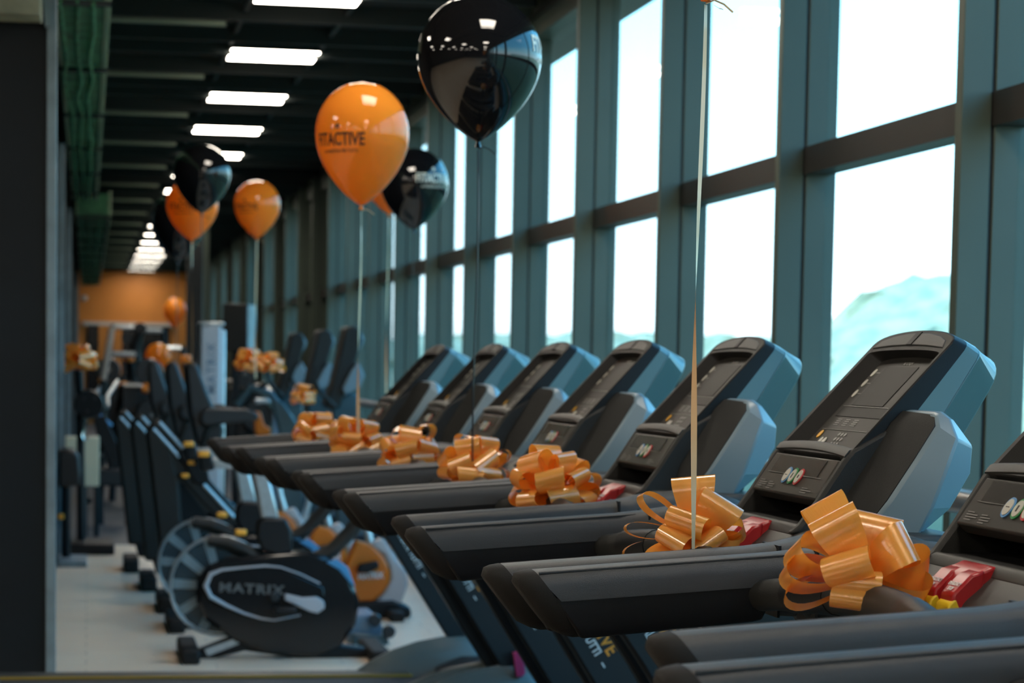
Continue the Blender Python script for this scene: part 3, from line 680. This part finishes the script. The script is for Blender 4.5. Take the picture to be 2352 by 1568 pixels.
# ------------------------------------------------------------------ balloons
def bal_r(t):      # t 0 bottom .. 1 top -> radius fraction
    if t < .58:
        u = t/.58; return math.sin(u*PI/2)**.74
    u = (t-.58)/.42; return math.sqrt(max(0, 1-u*u))
def balloon(loc, dia, height, col, label, text=None, taz=0., string=None, lean=0., group=None, tz=.47, tcol='black'):
    """loc = the knot; height to the crown"""
    b = empty('balloon', tuple(loc)); tag(b, label, 'balloon', group); b.rotation_euler = (0, lean, 0)
    n = 40; prof = []
    for i in range(37):
        t = i/36.; t = t+.0; prof.append((max(.0015, dia/2*bal_r(t)), height*t))
    prof = [(max(r, .003), z) for r, z in prof]
    o = MB().lathe(prof, n).build('skin', M['bal_'+col], b, angle=80)
    MB().lathe([(.003, -.012), (.009, -.014), (.007, -.008), (.005, .0)], 12).build('knot', M['bal_'+col], b)
    if text:
        m = M['print_'+tcol]
        def wrap(tb, s_off, zc):
            for v in tb.bm.verts:
                r0 = dia/2*bal_r(zc/height); ang = taz+(v.co.x+s_off)/r0; z = zc+v.co.y; rr = dia/2*bal_r(min(.98, z/height))*1.0015+.0006+v.co.z
                v.co = Vector((rr*math.sin(ang), -rr*math.cos(ang), z))
            return tb
        def sub(tb, k=2): return tb
        t1 = text_bm('FITACTIVE', dia*.185, .0002, dia*.004, .68, 'CENTER'); bmesh.ops.subdivide_edges(t1.bm, edges=[e for e in t1.bm.edges if e.calc_length() > .012], cuts=2); wrap(t1, 0, height*tz).build('lettering', m, b)
        t2 = text_bm('LA PALESTRA PER TUTTI', dia*.045, .0002, dia*.0008, .85, 'CENTER'); wrap(t2, 0, height*tz-dia*.075).build('lettering', m, b)
        st = MB(); k = dia*.042; pts = [(k*(1 if i % 2 == 0 else .42)*math.sin(PI*i/5), k*(1 if i % 2 == 0 else .42)*math.cos(PI*i/5), 0) for i in range(10)]
        st.add(pts+[(0, 0, 0)], [(i, (i+1) % 10, 10) for i in range(10)]); wrap(st, 0, height*tz+dia*.195).build('star', m, b)
    if string:
        z0, kind, wd = string; N = 40; L = loc[2]-z0; rnd = random.Random(int(loc[1]*100)); ph = rnd.uniform(0, 6)
        pl = []; pr_ = []
        for i in range(N+1):
            t = i/N; c = Vector((.006*math.sin(3.1*t+ph)*math.sin(PI*t), .0, -.02-(L-.02)*t)); an = .6+2.6*t+math.sin(5*t+ph)*.8
            if kind == 'flat': a = Vector((math.cos(an), math.sin(an), 0))*wd/2
            else: a = Vector((1, 0, 0))*wd/2
            pl.append(c-a); pr_.append(c+a)
        m = M['cream_ribbon'] if col == 'orange' else M['black_ribbon']
        if kind == 'flat': o = MB(); o.loft([pl, pr_], cap=False, closed=False); o.build('ribbon_string', m, b, subd='open')
        else: MB().tube([(p+q)/2 for p, q in zip(pl, pr_)], wd/2, 6).build('ribbon_string', m, b)
        MB().tube([(0, 0, -.018), (.014, 0, -.012), (.03, 0, -.018), (.045, 0, -.03)], .0016, 5).build('ribbon_end', m, b)
    return b
M['print_black'] = mat('balloon_print_black', (.03, .015, .01), .4)
M['print_white'] = mat('balloon_print_white', (.62, .62, .52), .4)
def bal_px(cx, ytop, ykn, wpx, Y, col, label, **k):
    kn = at(cx, ykn, Y=Y); tp = at(cx, ytop, Y=Y); dist = kn.y/cf.y*1.0
    d = wpx/FPX*(Vector((kn.x, kn.y, 0)).dot(cf))
    return balloon(kn, d, tp.z-kn.z, col, label, **k)
p3 = BOWLOC[3]; p5 = BOWLOC[5]; p1 = BOWLOC[1]
bal_px(1098, -12, 326, 283, p3.y-.075, 'black', 'large glossy black balloon at the top centre, window reflections on its right side', string=(p3.z-.02, 'round', .0045), text=True, taz=1.44, tz=.60, tcol='white', lean=0)
bal_px(830, 188, 472, 214, p5.y-.06, 'orange', 'large orange balloon with black star and lettering on its left side', string=(p5.z, 'flat', .011), text=True, taz=-.66, tz=.46)
k1 = at(1622, -18, Y=p1.y-.10)
balloon(k1, .30, .37, 'orange', 'orange balloon above the picture top, on the cream ribbon of the second bow', string=(p1.z-.035, 'flat', .010))
bal_px(950, 340, 528, 156, 11.6, 'black', 'black balloon half hidden behind the large orange balloon, green window reflection', string=(1.25, 'round', .005), text=True, taz=.5, tz=.56, tcol='white')
bal_px(893, 322, 492, 128, 13.2, 'orange', 'orange balloon almost wholly hidden between the large orange and the black one', string=(1.2, 'flat', .011))
bal_px(463, 331, 490, 130, 14.0, 'black', 'small black balloon at left in front of an orange one', string=(1.0, 'round', .005))
bal_px(441, 410, 552, 118, 15.4, 'orange', 'orange balloon at left partly covered by the small black balloon', string=(.9, 'flat', .012), text=True, taz=-.5)
bal_px(408, 440, 602, 122, 16.6, 'black', 'dark balloon behind the covered orange balloon, only its lower rim showing', string=(.9, 'round', .005))
bal_px(590, 413, 547, 105, 17.0, 'orange', 'lone medium orange balloon against the black ceiling left of centre', string=(1.3, 'flat', .012), text=True, taz=-.65)
bal_px(402, 683, 752, 51, 36, 'orange', 'tiny orange balloon in front of the far orange wall', string=(1.1, 'round', .006))
bal_px(363, 787, 862, 61, 27.2, 'orange', 'tiny low orange balloon above the far machines', string=(.95, 'round', .006))
# curl of ribbon end near the top of the cream ribbon
cc = [at(px, py, Y=p1.y-.10) for px, py in ((1622, -8), (1630, 4), (1640, 14), (1651, 21), (1661, 24))]
MBc = MB(); MBc.loft([[p-Vector((0, .004, 0)) for p in cc], [p+Vector((0, .004, .003)) for p in cc]], cap=False, closed=False)
o = MBc.build('ribbon_curl', M['cream_ribbon'], subd='open'); tag(o, 'short curled end of pale ribbon at the top edge, on the long cream ribbon', 'ribbon')

#PART2
# ------------------------------------------------------------------ the other machines
def machine(name, X, Y, label, category, group=None):
    o = empty(name, (X, Y, 0)); tag(o, label, category, group)
    def L(pts, Yp=Y): return [(at(px, py, Y=Yp).x-X, at(px, py, Y=Yp).z) for px, py in pts]
    def P(px, py, dy=0.): p = at(px, py, Y=Y+dy); return (p.x-X, dy, p.z)
    return o, L, P
def slab(par, L, name, pts, m, y0, y1, bevel=.01, Z0=None):
    return MB().prism(L(pts), y0, y1).build(name, M[m], par, bevel)
# --- recumbent cycles with a clear flywheel (the nearer two)
def cycle():
    Y = 11.6; X = at(505, 1345, Y=Y).x; o, L, P = machine('exercise_bike', X, Y, 'x', 'exercise bike')
    body = [(452, 1330), (470, 1300), (520, 1278), (620, 1268), (700, 1262), (760, 1280), (800, 1320), (822, 1375), (815, 1430), (780, 1480), (720, 1505), (620, 1500), (540, 1470), (470, 1420), (450, 1380)]
    b = slab(o, L, 'body', body, 'gloss', -.075, .075, .02)
    ringc = P(505, 1345); R = .235
    fl = MB(); fl.tube([(ringc[0]+R*math.cos(2*PI*k/48), 0, ringc[2]+R*math.sin(2*PI*k/48)) for k in range(49)], .009, 8, cap=False, sy=1.6)
    f = fl.build('flywheel_rim', M['alu'], o)
    MB().lathe([(.06, -.006), (R-.012, -.006), (R-.012, .006), (.06, .006), (.06, -.006)], 48, (ringc[0], .0, ringc[2]), 'y').build('flywheel_cover', M['smoke'], f)
    for k in range(5):
        a = math.radians(105+36*k); c, s = math.cos(a), math.sin(a); w0, w1 = .028, .040
        q = [(ringc[0]+c*.05-s*w0*.6, ringc[2]+s*.05+c*w0*.6), (ringc[0]+c*(R-.01)-s*w1*.6, ringc[2]+s*(R-.01)+c*w1*.6), (ringc[0]+c*(R-.01)+s*w1*.6, ringc[2]+s*(R-.01)-c*w1*.6), (ringc[0]+c*.05+s*w0*.6, ringc[2]+s*.05-c*w0*.6)]
        MB().prism(q, -.012, -.007).build('spoke', M['frame_blue'], f)
    MB().tube([P(486, 1240, 0), P(478, 1232, .0), P(470, 1246, 0)], .010, 8).build('rim_clip', M['alu'], f)
    # shroud with silver edge
    sh = [(462, 1345), (478, 1312), (515, 1302), (610, 1296), (650, 1305), (740, 1345), (745, 1400), (690, 1412), (625, 1425), (560, 1405), (490, 1380)]
    s_ = slab(o, L, 'shroud', sh, 'gloss', -.090, -.070, .006)
    edge = [(735, 1340), (690, 1318), (645, 1302), (610, 1299), (560, 1303), (510, 1308), (484, 1318), (472, 1345), (484, 1370), (520, 1390), (560, 1408), (600, 1420), (630, 1424), (690, 1412)]
    MB().tube([P(a, b_, -.093) for a, b_ in edge], [.004]*3+[.005, .005, .007, .011, .013, .011, .008, .006, .005, .004, .004], 8).build('silver_edge', M['silver_cover'], s_)
    t = text_bm('MATRIX', .062, .001, .002, 1.25, 'LEFT', 1.15); q = P(502, 1358, -.0915); t.xf(frame_mtx(q, (1, 0, -.05), (0, 0, 1))).build('lettering', M['faint_print'], s_)
    ck = MB().loft([[Vector(P(632, 1372, -.12))+Vector((.022*math.cos(a), 0, .022*math.sin(a))) for a in [2*PI*k/12 for k in range(12)]], [Vector(P(632, 1372, -.09))+Vector((.022*math.cos(a), 0, .022*math.sin(a))) for a in [2*PI*k/12 for k in range(12)]]])
    hub = ck.build('crank_hub', M['iron'], o, .003)
    arm = [(650, 1357), (690, 1366), (722, 1364), (738, 1374), (740, 1390), (724, 1402), (706, 1398), (672, 1382), (648, 1372)]
    slab(hub, L, 'crank_arm', arm, 'silver_cover', -.135, -.115, .006)
    MB().box(-.05, .05, -.05, .05, -.012, .012).xf(Matrix.Translation(Vector(P(655, 1400, -.17)))).build('pedal', M['black'], hub, .006)
    # step-through frame tube
    pth = [P(*q) for q in ((478, 1240), (520, 1246), (560, 1262), (610, 1290), (655, 1298), (710, 1290), (765, 1262), (810, 1215), (838, 1165))]
    MB().tube(pth, [.030, .034, .036, .036, .034, .034, .036, .036, .034], 12, sy=1.5).build('step_frame', M['plastic'], o)
    slab(o, L, 'side_wing', [(745, 1288), (770, 1280), (795, 1300), (812, 1345), (800, 1335), (775, 1305)], 'bluebar', -.080, -.06, .004)
    # seat post and clamp box
    slab(o, L, 'clamp_box', [(590, 1195), (604, 1186), (655, 1188), (668, 1215), (670, 1262), (640, 1275), (600, 1262), (586, 1230)], 'black', -.07, .07, .015)
    MB().prism(L([(578, 1072), (612, 1072), (640, 1190), (600, 1190)]), -.045, .045).build('seat_post', M['alu'], o, .012)
    slab(o, L, 'slider', [(484, 1052), (580, 1050), (592, 1062), (592, 1078), (492, 1074)], 'alu', -.04, .04, .010)
    slab(o, L, 'clamp', [(455, 1040), (484, 1036), (492, 1078), (462, 1082)], 'black', -.05, .05, .010)
    for (a, b_) in ((468, 1042), (553, 1222)): MB().box(-.028, .028, -.02, .02, -.014, .014).xf(Matrix.Translation(Vector(P(a, b_, -.09)))).build('knob', M['orange_knob'], o, .008)
    # base
    slab(o, L, 'base_beam', [(432, 1500), (560, 1448), (700, 1470), (860, 1488), (880, 1505), (700, 1512), (560, 1492), (452, 1520)], 'black', -.05, .05, .012)
    slab(o, L, 'serial_plate', [(468, 1488), (541, 1462), (548, 1475), (476, 1503)], 'alu', -.054, -.051, .001)
    MB().box(-.045, .045, -.30, .30, .0, .07).xf(Matrix.Translation(Vector((P(432, 1500)[0], 0, 0)))).build('front_foot', M['cap'], o, .015)
    MB().box(-.05, .05, -.30, .30, .0, .06).xf(Matrix.Translation(Vector((P(860, 1500)[0], 0, 0)))).build('rear_foot', M['cap'], o, .015)
    return o
A = cycle(); tag(A, 'black exercise bike with clear flywheel and white lettering, nearest of its row', group='black exercise bikes')
Bc = copy_tree(A); pB = at(467, 1293, Y=12.9); Bc.location = (pB.x, 12.9, 0); tag(Bc, 'second black exercise bike, its clear flywheel behind the lettered one')
# --- upright bikes with tall slanted frames (three behind)
def recumb():
    Y = 13.9; X = at(350, 968, Y=Y).x; o, L, P = machine('recumbent_bike', X, Y, 'x', 'exercise bike')
    slab(o, L, 'rear_leg', [(334, 990), (350, 966), (368, 966), (392, 1020), (412, 1110), (425, 1290), (420, 1330), (372, 1330), (356, 1180)], 'plastic', -.06, .06, .02)
    slab(o, L, 'main_beam', [(345, 968), (365, 962), (460, 1075), (555, 1185), (560, 1240), (520, 1215), (400, 1085)], 'plastic', -.05, .05, .015)
    slab(o, L, 'side_panel', [(385, 1090), (420, 1110), (500, 1215), (480, 1290), (430, 1290), (405, 1200)], 'blue_plate' if 0 else 'wall_panel', -.02, .02, .006)
    for q in (((352, 984), (412, 1050)), ((366, 970), (425, 1035)), ((468, 1112), (540, 1190))):
        a, b_ = q; MB().tube([P(*a, -.055), P(*b_, -.055)], .012, 8).build('slide_rail', M['alu'], o)
    slab(o, L, 'carriage', [(405, 1040), (432, 1018), (475, 1070), (482, 1108), (450, 1112)], 'black', -.07, .07, .01)
    for (a, b_) in ((440, 1062), (466, 1044), (425, 1092)): MB().box(-.022, .022, -.02, .02, -.012, .012).xf(Matrix.Translation(Vector(P(a, b_, -.08)))).build('knob', M['orange_knob'], o, .006)
    slab(o, L, 'backrest', [(424, 842), (436, 832), (450, 834), (474, 900), (512, 985), (500, 1030), (470, 1042), (448, 1010), (432, 940)], 'foam', -.17, .17, .02)
    ar = slab(o, L, 'armrest', [(458, 944), (470, 935), (560, 936), (588, 948), (586, 964), (520, 970), (470, 976), (456, 966)], 'foam', -.22, -.16, .012)
    MB().tube([P(500, 962, -.18), P(478, 985, -.18), P(462, 1030, -.16), P(452, 1062, -.1)], .018, 8).build('armrest_support', M['plastic'], ar)
    MB().box(-.05, .05, -.30, .30, 0, .09).xf(Matrix.Translation(Vector((P(400, 1330)[0]-.05, 0, 0)))).build('rear_foot', M['cap'], o, .015)
    slab(o, L, 'base_beam', [(385, 1310), (520, 1330), (600, 1340), (600, 1362), (400, 1362)], 'black', -.05, .05, .01)
    slab(o, L, 'drive_body', [(500, 1230), (560, 1190), (640, 1200), (700, 1260), (690, 1330), (600, 1350), (520, 1330)], 'gloss', -.08, .08, .02)
    return o
C = recumb(); tag(C, 'black recumbent bike with padded armrest and silver slide rails, nearest of three', group='recumbent bikes')
for (Y, px, py, lab) in ((15.2, 312, 955, 'middle one of the three black recumbent bikes, its backrest between two others'), (16.5, 275, 946, 'farthest of the three black recumbent bikes, leftmost tall frame')):
    q = at(px, py, Y=Y); c_ = copy_tree(C); c_.location = (q.x, Y, 0); tag(c_, lab)
# --- orange and pale grey indoor bikes
def spin():
    Y = 13.4; X = at(880, 1300, Y=Y).x; o, L, P = machine('indoor_bike', X, Y, 'x', 'exercise bike')
    slab(o, L, 'flywheel_cover', [(815, 1240), (850, 1248), (878, 1275), (893, 1310), (893, 1335), (878, 1360), (856, 1378), (800, 1380), (790, 1300)], 'bike_orange', -.06, .06, .015)
    slab(o, L, 'frame', [(848, 1250), (868, 1236), (880, 1236), (905, 1280), (930, 1310), (935, 1340), (918, 1385), (860, 1380), (884, 1355), (897, 1325), (893, 1300), (880, 1272)], 'bike_white', -.05, .05, .012)
    MB().prism(L([(820, 1292), (862, 1284), (866, 1298), (840, 1312), (815, 1310)]), -.12, -.06).build('pedal', M['black'], o, .008)
    t = text_bm('MATRIX', .05, .001, .001, .8, 'LEFT'); t.xf(frame_mtx(P(822, 1330, -.062), (1, 0, .05), (0, 0, 1))).build('lettering', M['white_print'], o)
    slab(o, L, 'base', [(790, 1380), (900, 1374), (940, 1392), (944, 1412), (930, 1422), (868, 1420), (790, 1400)], 'black', -.06, .06, .02)
    MB().tube([P(852, 1250), P(838, 1200), P(826, 1140)], .022, 10).build('handlebar_post', M['alu'], o)
    MB().tube([P(900, 1290), P(915, 1230), P(925, 1160)], .022, 10).build('seat_post', M['alu'], o)
    slab(o, L, 'saddle', [(900, 1150), (950, 1148), (960, 1160), (905, 1166)], 'foam', -.07, .07, .012)
    slab(o, L, 'handlebar', [(790, 1128), (840, 1126), (842, 1142), (795, 1144)], 'black', -.2, .2, .012)
    MB().box(-.04, .04, -.26, .26, 0, .055).xf(Matrix.Translation(Vector((P(900, 1400)[0], 0, 0)))).build('foot', M['cap'], o, .012)
    return o
SP = spin(); tag(SP, 'orange and pale grey indoor bike, largest orange cover below the rails', group='orange indoor bikes')
for (Y, px, py, lab) in ((14.7, 776, 1215, 'orange indoor bike seen in a gap below the handrails, second of three'), (16.2, 672, 1165, 'orange indoor bike behind the silver seat posts, farthest of three')):
    q = at(px, py, Y=Y); c_ = copy_tree(SP); c_.location = (q.x+.02, Y, 0); tag(c_, lab)
# --- stepping base with two small transport wheels
o, L, P = machine('step_trainer_base', at(860, 1440, Y=12.3).x, 12.3, 'blue grey machine foot with two small round wheels below the nearest orange bike', 'machine base')
slab(o, L, 'plate', [(800, 1404), (852, 1402), (872, 1432), (858, 1470), (790, 1470)], 'blue_plate', -.16, .16, .01)
slab(o, L, 'toe', [(800, 1445), (880, 1450), (884, 1474), (800, 1476)], 'teal_body', -.2, .2, .01)
for a, b_ in ((861, 1424), (893, 1450)):
    wq = P(a, b_, -.2); MB().lathe([(.001, -.02), (.028, -.02), (.034, -.01), (.034, .01), (.001, .01)], 18, wq, 'y').build('wheel', M['iron'], o); 
# --- ellipticals
def ellip():
    Y = 17.8; X = at(790, 950, Y=Y).x; o, L, P = machine('elliptical_trainer', X, Y, 'x', 'elliptical trainer')
    h = slab(o, L, 'console', [(742, 930), (760, 880), (778, 800), (788, 752), (806, 748), (822, 756), (826, 780), (812, 830), (790, 890), (775, 935), (756, 940)], 'plastic', -.19, .19, .015)
    slab(h, L, 'console_back', [(806, 750), (818, 752), (832, 778), (828, 792), (814, 815), (812, 790)], 'silver', -.15, .15, .008)
    slab(h, L, 'bottle_holder', [(800, 850), (815, 832), (830, 862), (818, 890), (785, 905), (780, 890)], 'silver', -.24, -.16, .008)
    slab(o, L, 'mast', [(756, 930), (800, 900), (822, 905), (824, 1000), (820, 1240), (770, 1240), (776, 1010)], 'teal_body', -.07, .07, .02)
    MB().tube([P(770, 935, -.2), P(735, 900, -.24), P(722, 872, -.26), P(730, 845, -.26)], .018, 8).build('moving_handle', M['plastic'], o)
    MB().tube([P(770, 935, .2), P(735, 900, .24), P(722, 872, .26), P(730, 845, .26)], .018, 8).build('moving_handle', M['plastic'], o)
    slab(o, L, 'base', [(700, 1220), (860, 1220), (880, 1274), (680, 1274)], 'black', -.28, .28, .03)
    return o
EL = ellip(); tag(EL, 'dark elliptical trainer with tall tilted console, rightmost of three behind the treadmills', group='elliptical trainers')
for (Y, px, py, lab) in ((20.0, 729, 925, 'middle elliptical trainer of the three beyond the treadmill row'), (22.4, 668, 915, 'leftmost elliptical trainer of the three, beside the pair of bows')):
    q = at(px, py, Y=Y); c_ = copy_tree(EL); c_.location = (q.x, Y, 0); tag(c_, lab)
o, L, P = machine('arm_trainer', at(610, 900, Y=18.2).x, 18.2, 'blue grey machine with crossing arms under the pair of bows left of the ellipticals', 'exercise machine')
MB().tube([P(545, 930), P(575, 890), P(620, 905), (P(665, 960)), P(690, 1010)], .03, 10).build('arm', M['teal_body'], o)
MB().tube([P(560, 935), P(590, 895), P(612, 880)], .02, 10).build('handle', M['black'], o)
slab(o, L, 'column', [(618, 905), (650, 925), (690, 985), (700, 1250), (640, 1250), (640, 990)], 'teal_body', -.08, .08, .02)
slab(o, L, 'base', [(560, 1220), (700, 1220), (700, 1262), (560, 1262)], 'black', -.2, .2, .02)
o, L, P = machine('spin_bike_far', at(600, 960, Y=21).x, 21.0, 'orange curved bike frame far behind, under the two orange bows', 'exercise bike'); o.name = 'indoor_bike'
slab(o, L, 'frame', [(584, 945), (598, 945), (606, 975), (622, 985), (618, 998), (590, 1000), (584, 990)], 'bike_orange', -.06, .06, .01)
slab(o, L, 'column', [(626, 950), (642, 950), (642, 1180), (590, 1180), (590, 1000), (626, 998)], 'blue_plate', -.05, .05, .01)
slab(o, L, 'saddle', [(584, 915), (618, 915), (620, 925), (586, 928)], 'alu', -.08, .08, .01)
# --- silver tower with lettering, screen, pillar
o, L, P = machine('weight_tower', at(486, 870, Y=17.5).x, 17.5, 'silver grey machine tower with vertical dark lettering left of the black screen', 'machine tower')
w0 = at(458, 745, Y=17.5).x-o.location.x; w1 = at(517, 745, Y=17.5).x-o.location.x; zt = at(486, 740, Y=17.5).z
tw = MB().box(w0, w1-.03, -.12, .3, .02, zt-.02).build('cover', M['silver_cover'], o, .02)
MB().box(w1-.045, w1, -.10, .28, .02, zt-.05).build('edge_strip', M['alu'], o, .015)
MB().box(w0-.005, w1-.01, -.13, .31, zt-.025, zt).build('cap', M['alu'], o, .008)
t = text_bm('MATRIX', .085, .001, .001, 1.0, 'LEFT', 1.25); t.xf(frame_mtx(P(494, 905, -.125), (0, 0, 1), (-1, 0, 0))).build('lettering', M['blue_plate'], tw)
o, L, P = machine('wall_screen', at(545, 750, Y=21).x, 21.0, 'large black screen with blue-grey side, left of the window wall above the bows', 'screen')
a = at(511, 697, Y=21); b_ = at(584, 808, Y=21)
sc = MB().prism([(a.x-o.location.x, -.02), (a.x-o.location.x+.21, -.06), (a.x-o.location.x+.29, .10), (a.x-o.location.x+.27, .16), (a.x-o.location.x+.02, .06)], b_.z, a.z, 'z').build('screen', M['screen'], o, .006)
MB().prism([(a.x-o.location.x+.212, -.055), (a.x-o.location.x+.222, -.052), (a.x-o.location.x+.296, .10), (a.x-o.location.x+.286, .105)], b_.z+.03, a.z-.01, 'z').build('bezel', M['frame_blue'], o)  # separate blue-grey strip along the side of the screen
MB().box(-.03, .03, .10, .16, .0, a.z-.1).build('stand', M['black'], o); MB().box(-.25, .25, -.1, .35, 0, .03).build('foot', M['black'], o, .01)
xp0 = at(430, 700, Y=33).x; xp1 = at(466, 700, Y=33).x
struct(MB().box(xp0, xp1, 33, 33.35, 0, CZ), 'wall_pillar', M['wall_dark'])
struct(MB().box(xp1+.01, xp1+.075, 33, 33.1, 0, 3.25), 'trim_200', M['mullion'])
# --- small bows on the machines
def sbow(px, py, Y, sc_, seed, label, group='orange bows on the far machines'):
    p = at(px, py, Y=Y); return bow(p, rand_loops(seed), sc_, label, group)
sbow(572, 838, 18.2, 1.2, 51, 'orange bow left of the pair above the crossing arms')
sbow(622, 842, 18.1, 1.1, 52, 'orange bow right of the pair, touching the leftmost elliptical')
sbow(697, 915, 17.4, 1.05, 53, 'orange and white bow hanging between elliptical arms above the treadmill bows')
sbow(180, 832, 17.6, 1.45, 54, 'orange bow at far left on a black machine beside the dark column')
sbow(301, 826, 29.8, .8, 55, 'small orange bow among the far machines left of the low balloon')
sbow(283, 890, 25, .6, 56, 'small orange bow in the dark machines at left centre')
sbow(341, 896, 24, .72, 57, 'small orange bow just left of the recumbent backrests')
sbow(428, 830, 27, .75, 58, 'small orange bow right of the backrests by the silver tower')
# --- left machine with pad, pale board
o, L, P = machine('pulley_machine', at(200, 940, Y=18).x, 18.0, 'black pulley machine under the far-left bow, hook hanging below', 'exercise machine')
MB().tube([P(181, 850), P(184, 900), P(186, 1120), P(186, 1240)], .030, 10).build('post', M['black'], o)
MB().lathe([(.001, -.05), (.10, -.05), (.11, 0), (.10, .05), (.001, .05)], 20, P(205, 928, -.08), 'y').build('pulley', M['black'], o)
for a, b_ in ((193, 915), (219, 915), (200, 945)): MB().lathe([(.001, -.01), (.012, -.01), (.012, 0), (.001, 0)], 10, P(a, b_, -.135), 'y').build('bolt', M['iron'], o)
MB().tube([P(198, 960, -.08), P(193, 980, -.08), P(188, 1000, -.08), P(193, 1010, -.08), P(202, 1004, -.08)], .014, 8).build('hook', M['chrome'], o)
MB().box(-.12, .2, -.3, .3, 0, .08).build('base', M['black'], o, .01)
MB().lathe([(.001, -.02), (.03, -.01), (.03, .02), (.001, .03)], 12, P(180, 800, 0)).build('cap', M['silver_cover'], o)
o, L, P = machine('plyo_board', at(190, 1060, Y=19.5).x, 19.5, 'pale beige upright board standing on the dark floor at the far left', 'board')
MB().prism(L([(150, 1003), (228, 1003), (228, 1116), (188, 1116), (180, 1040), (150, 1030)]), -.03, .25).build('board', M['amberwood'], o, .006)
MB().tube([P(222, 1110, .05), (P(222, 1110)[0], .05, 0.0)], .02, 8).build('leg', M['black'], o); MB().tube([P(195, 1110, .05), (P(195, 1110)[0], .05, 0.0)], .02, 8).build('leg', M['black'], o)
o, L, P = machine('weight_bench', at(160, 1070, Y=16.9).x, 16.9, 'black padded bench seat with orange pin beside the dark column, far left', 'bench')
MB().prism(L([(135, 1030), (168, 1030), (182, 1045), (186, 1085), (184, 1112), (135, 1116)]), -.2, .2).build('seat', M['foam'], o, .02)
MB().tube([P(152, 1110), (P(152, 1110)[0], 0, 0.02)], .03, 8).build('post', M['black'], o); MB().box(-.08, .12, -.25, .25, 0, .05).build('foot', M['frame_blue'], o, .01)
MB().box(-.02, .02, -.02, .02, -.018, .018).xf(Matrix.Translation(Vector(P(140, 1186, -.08)))).build('pin', M['orange_knob'], o, .006)
# --- far machines: frames, plates, pads
def frame_machine(X, Y, seed, label, wd=.9, ht=1.7, bar='black'):
    r = random.Random(seed); o = empty('strength_machine', (X, Y, 0)); tag(o, label, 'exercise machine', 'strength machines at the far end')
    for s in (-1, 1):
        MB().tube([(s*wd/2*.5, 0, 0), (s*wd/2*.45, .05, ht*.6), (s*wd/2*.3, .1, ht)], .035, 8).build('upright', M[bar], o)
        MB().box(s*wd/2-.05, s*wd/2+.05, -.5, .5, 0, .06).build('foot', M['black'], o, .01)
    MB().tube([(-wd/2*.32, .1, ht*.98), (wd/2*.32, .1, ht*.98)], .035, 8).build('crossbar', M['alu'], o)
    for k in range(3):
        z = .35+.42*k; x = r.uniform(-.2, .2)
        MB().lathe([(.03, -.04), (.17-.02*k, -.04), (.18-.02*k, 0), (.17-.02*k, .04), (.03, .04)], 24, (x, -.25, z+.1), 'y').build('weight_plate', M['iron'], o)
        MB().lathe([(.001, -.07), (.03, -.07), (.03, .02), (.001, .02)], 12, (x, -.25, z+.1), 'y').build('plate_hub', M['chrome'], o)
    MB().box(-.18, .18, -.45, -.1, .42, .52).build('seat', M['foam'], o, .02)
    MB().box(-.16, .16, -.12, -.02, .55, 1.15).build('backrest', M['foam'], o, .02)
    MB().tube([(-.2, -.1, 1.2), (-.3, -.35, 1.05), (-.3, -.6, .95)], .02, 8).build('lever', M['alu'], o)
    MB().tube([(.2, -.1, 1.2), (.3, -.35, 1.05), (.3, -.6, .95)], .02, 8).build('lever', M['alu'], o)
    return o
frame_machine(.50, 24.5, 1, 'black plate-loaded machine behind the recumbent bikes, its chrome hubs catching the light', 1.0, 1.16)
frame_machine(.42, 28.5, 2, 'dark strength machine with slanting silver crossbar behind the blue bar, left of centre', 1.0, 1.5)
frame_machine(1.08, 32.0, 3, 'dark strength machine beneath the tiny low orange balloon', 1.0, 1.6)
frame_machine(1.0, 38, 4, 'dark strength machine far back under the tiny upper balloon', 1.1, 1.9)
frame_machine(.62, 42, 5, 'farthest dark strength machine before the mirror below the orange wall', 1.2, 2.0)
frame_machine(1.55, 24.5, 6, 'dark strength machine just right of the silver tower, below the black screen', .8, 1.1)
o, L, P = machine('incline_bar', at(246, 810, Y=26).x, 26.0, 'tall pale slanting post rising left of centre before the orange wall', 'post')
MB().tube([P(237, 872), P(257, 752)], .034, 12).build('tube', M['conc'], o); MB().tube([P(237, 872), (P(234, 900)[0], 0, .0)], .03, 8).build('lower_tube', M['black'], o)
o, L, P = machine('cable_machine', at(322, 760, Y=30).x, 30.0, 'dark round pulley head on a curved arm near the mirror top', 'exercise machine')
MB().lathe([(.001, -.05), (.075, -.05), (.08, 0), (.075, .05), (.001, .05)], 20, P(322, 755), 'y').build('pulley', M['iron'], o)
MB().tube([P(322, 760), P(310, 790), P(300, 830), P(305, 870), (P(305, 870)[0], 0, 0)], .06, 10).build('arm', M['black'], o)
MB().lathe([(.001, -.05), (.07, -.05), (.07, .05), (.001, .05)], 20, P(292, 775), 'y').build('side_pulley', M['iron'], o)
o, L, P = machine('blue_bar_machine', at(240, 965, Y=21).x, 21.0, 'low machine with short bright blue bar on the dark floor, left of the recumbents', 'exercise machine')
MB().tube([P(218, 945), P(256, 978)], .018, 10).build('blue_bar', M['bluebar'], o)
slab(o, L, 'frame', [(214, 960), (240, 952), (262, 1000), (300, 1090), (290, 1115), (235, 1110), (250, 1060), (222, 1000)], 'black', -.06, .06, .01)
slab(o, L, 'base', [(226, 1076), (300, 1072), (300, 1112), (226, 1112)], 'iron', -.3, .3, .02)
for q in (232, 294): MB().tube([P(q, 1108), (P(q, 1108)[0], 0, 0)], .025, 8).build('leg', M['black'], o)
MB().tube([P(228, 1048), P(262, 1022)], .014, 8).build('lever', M['steel'], o)
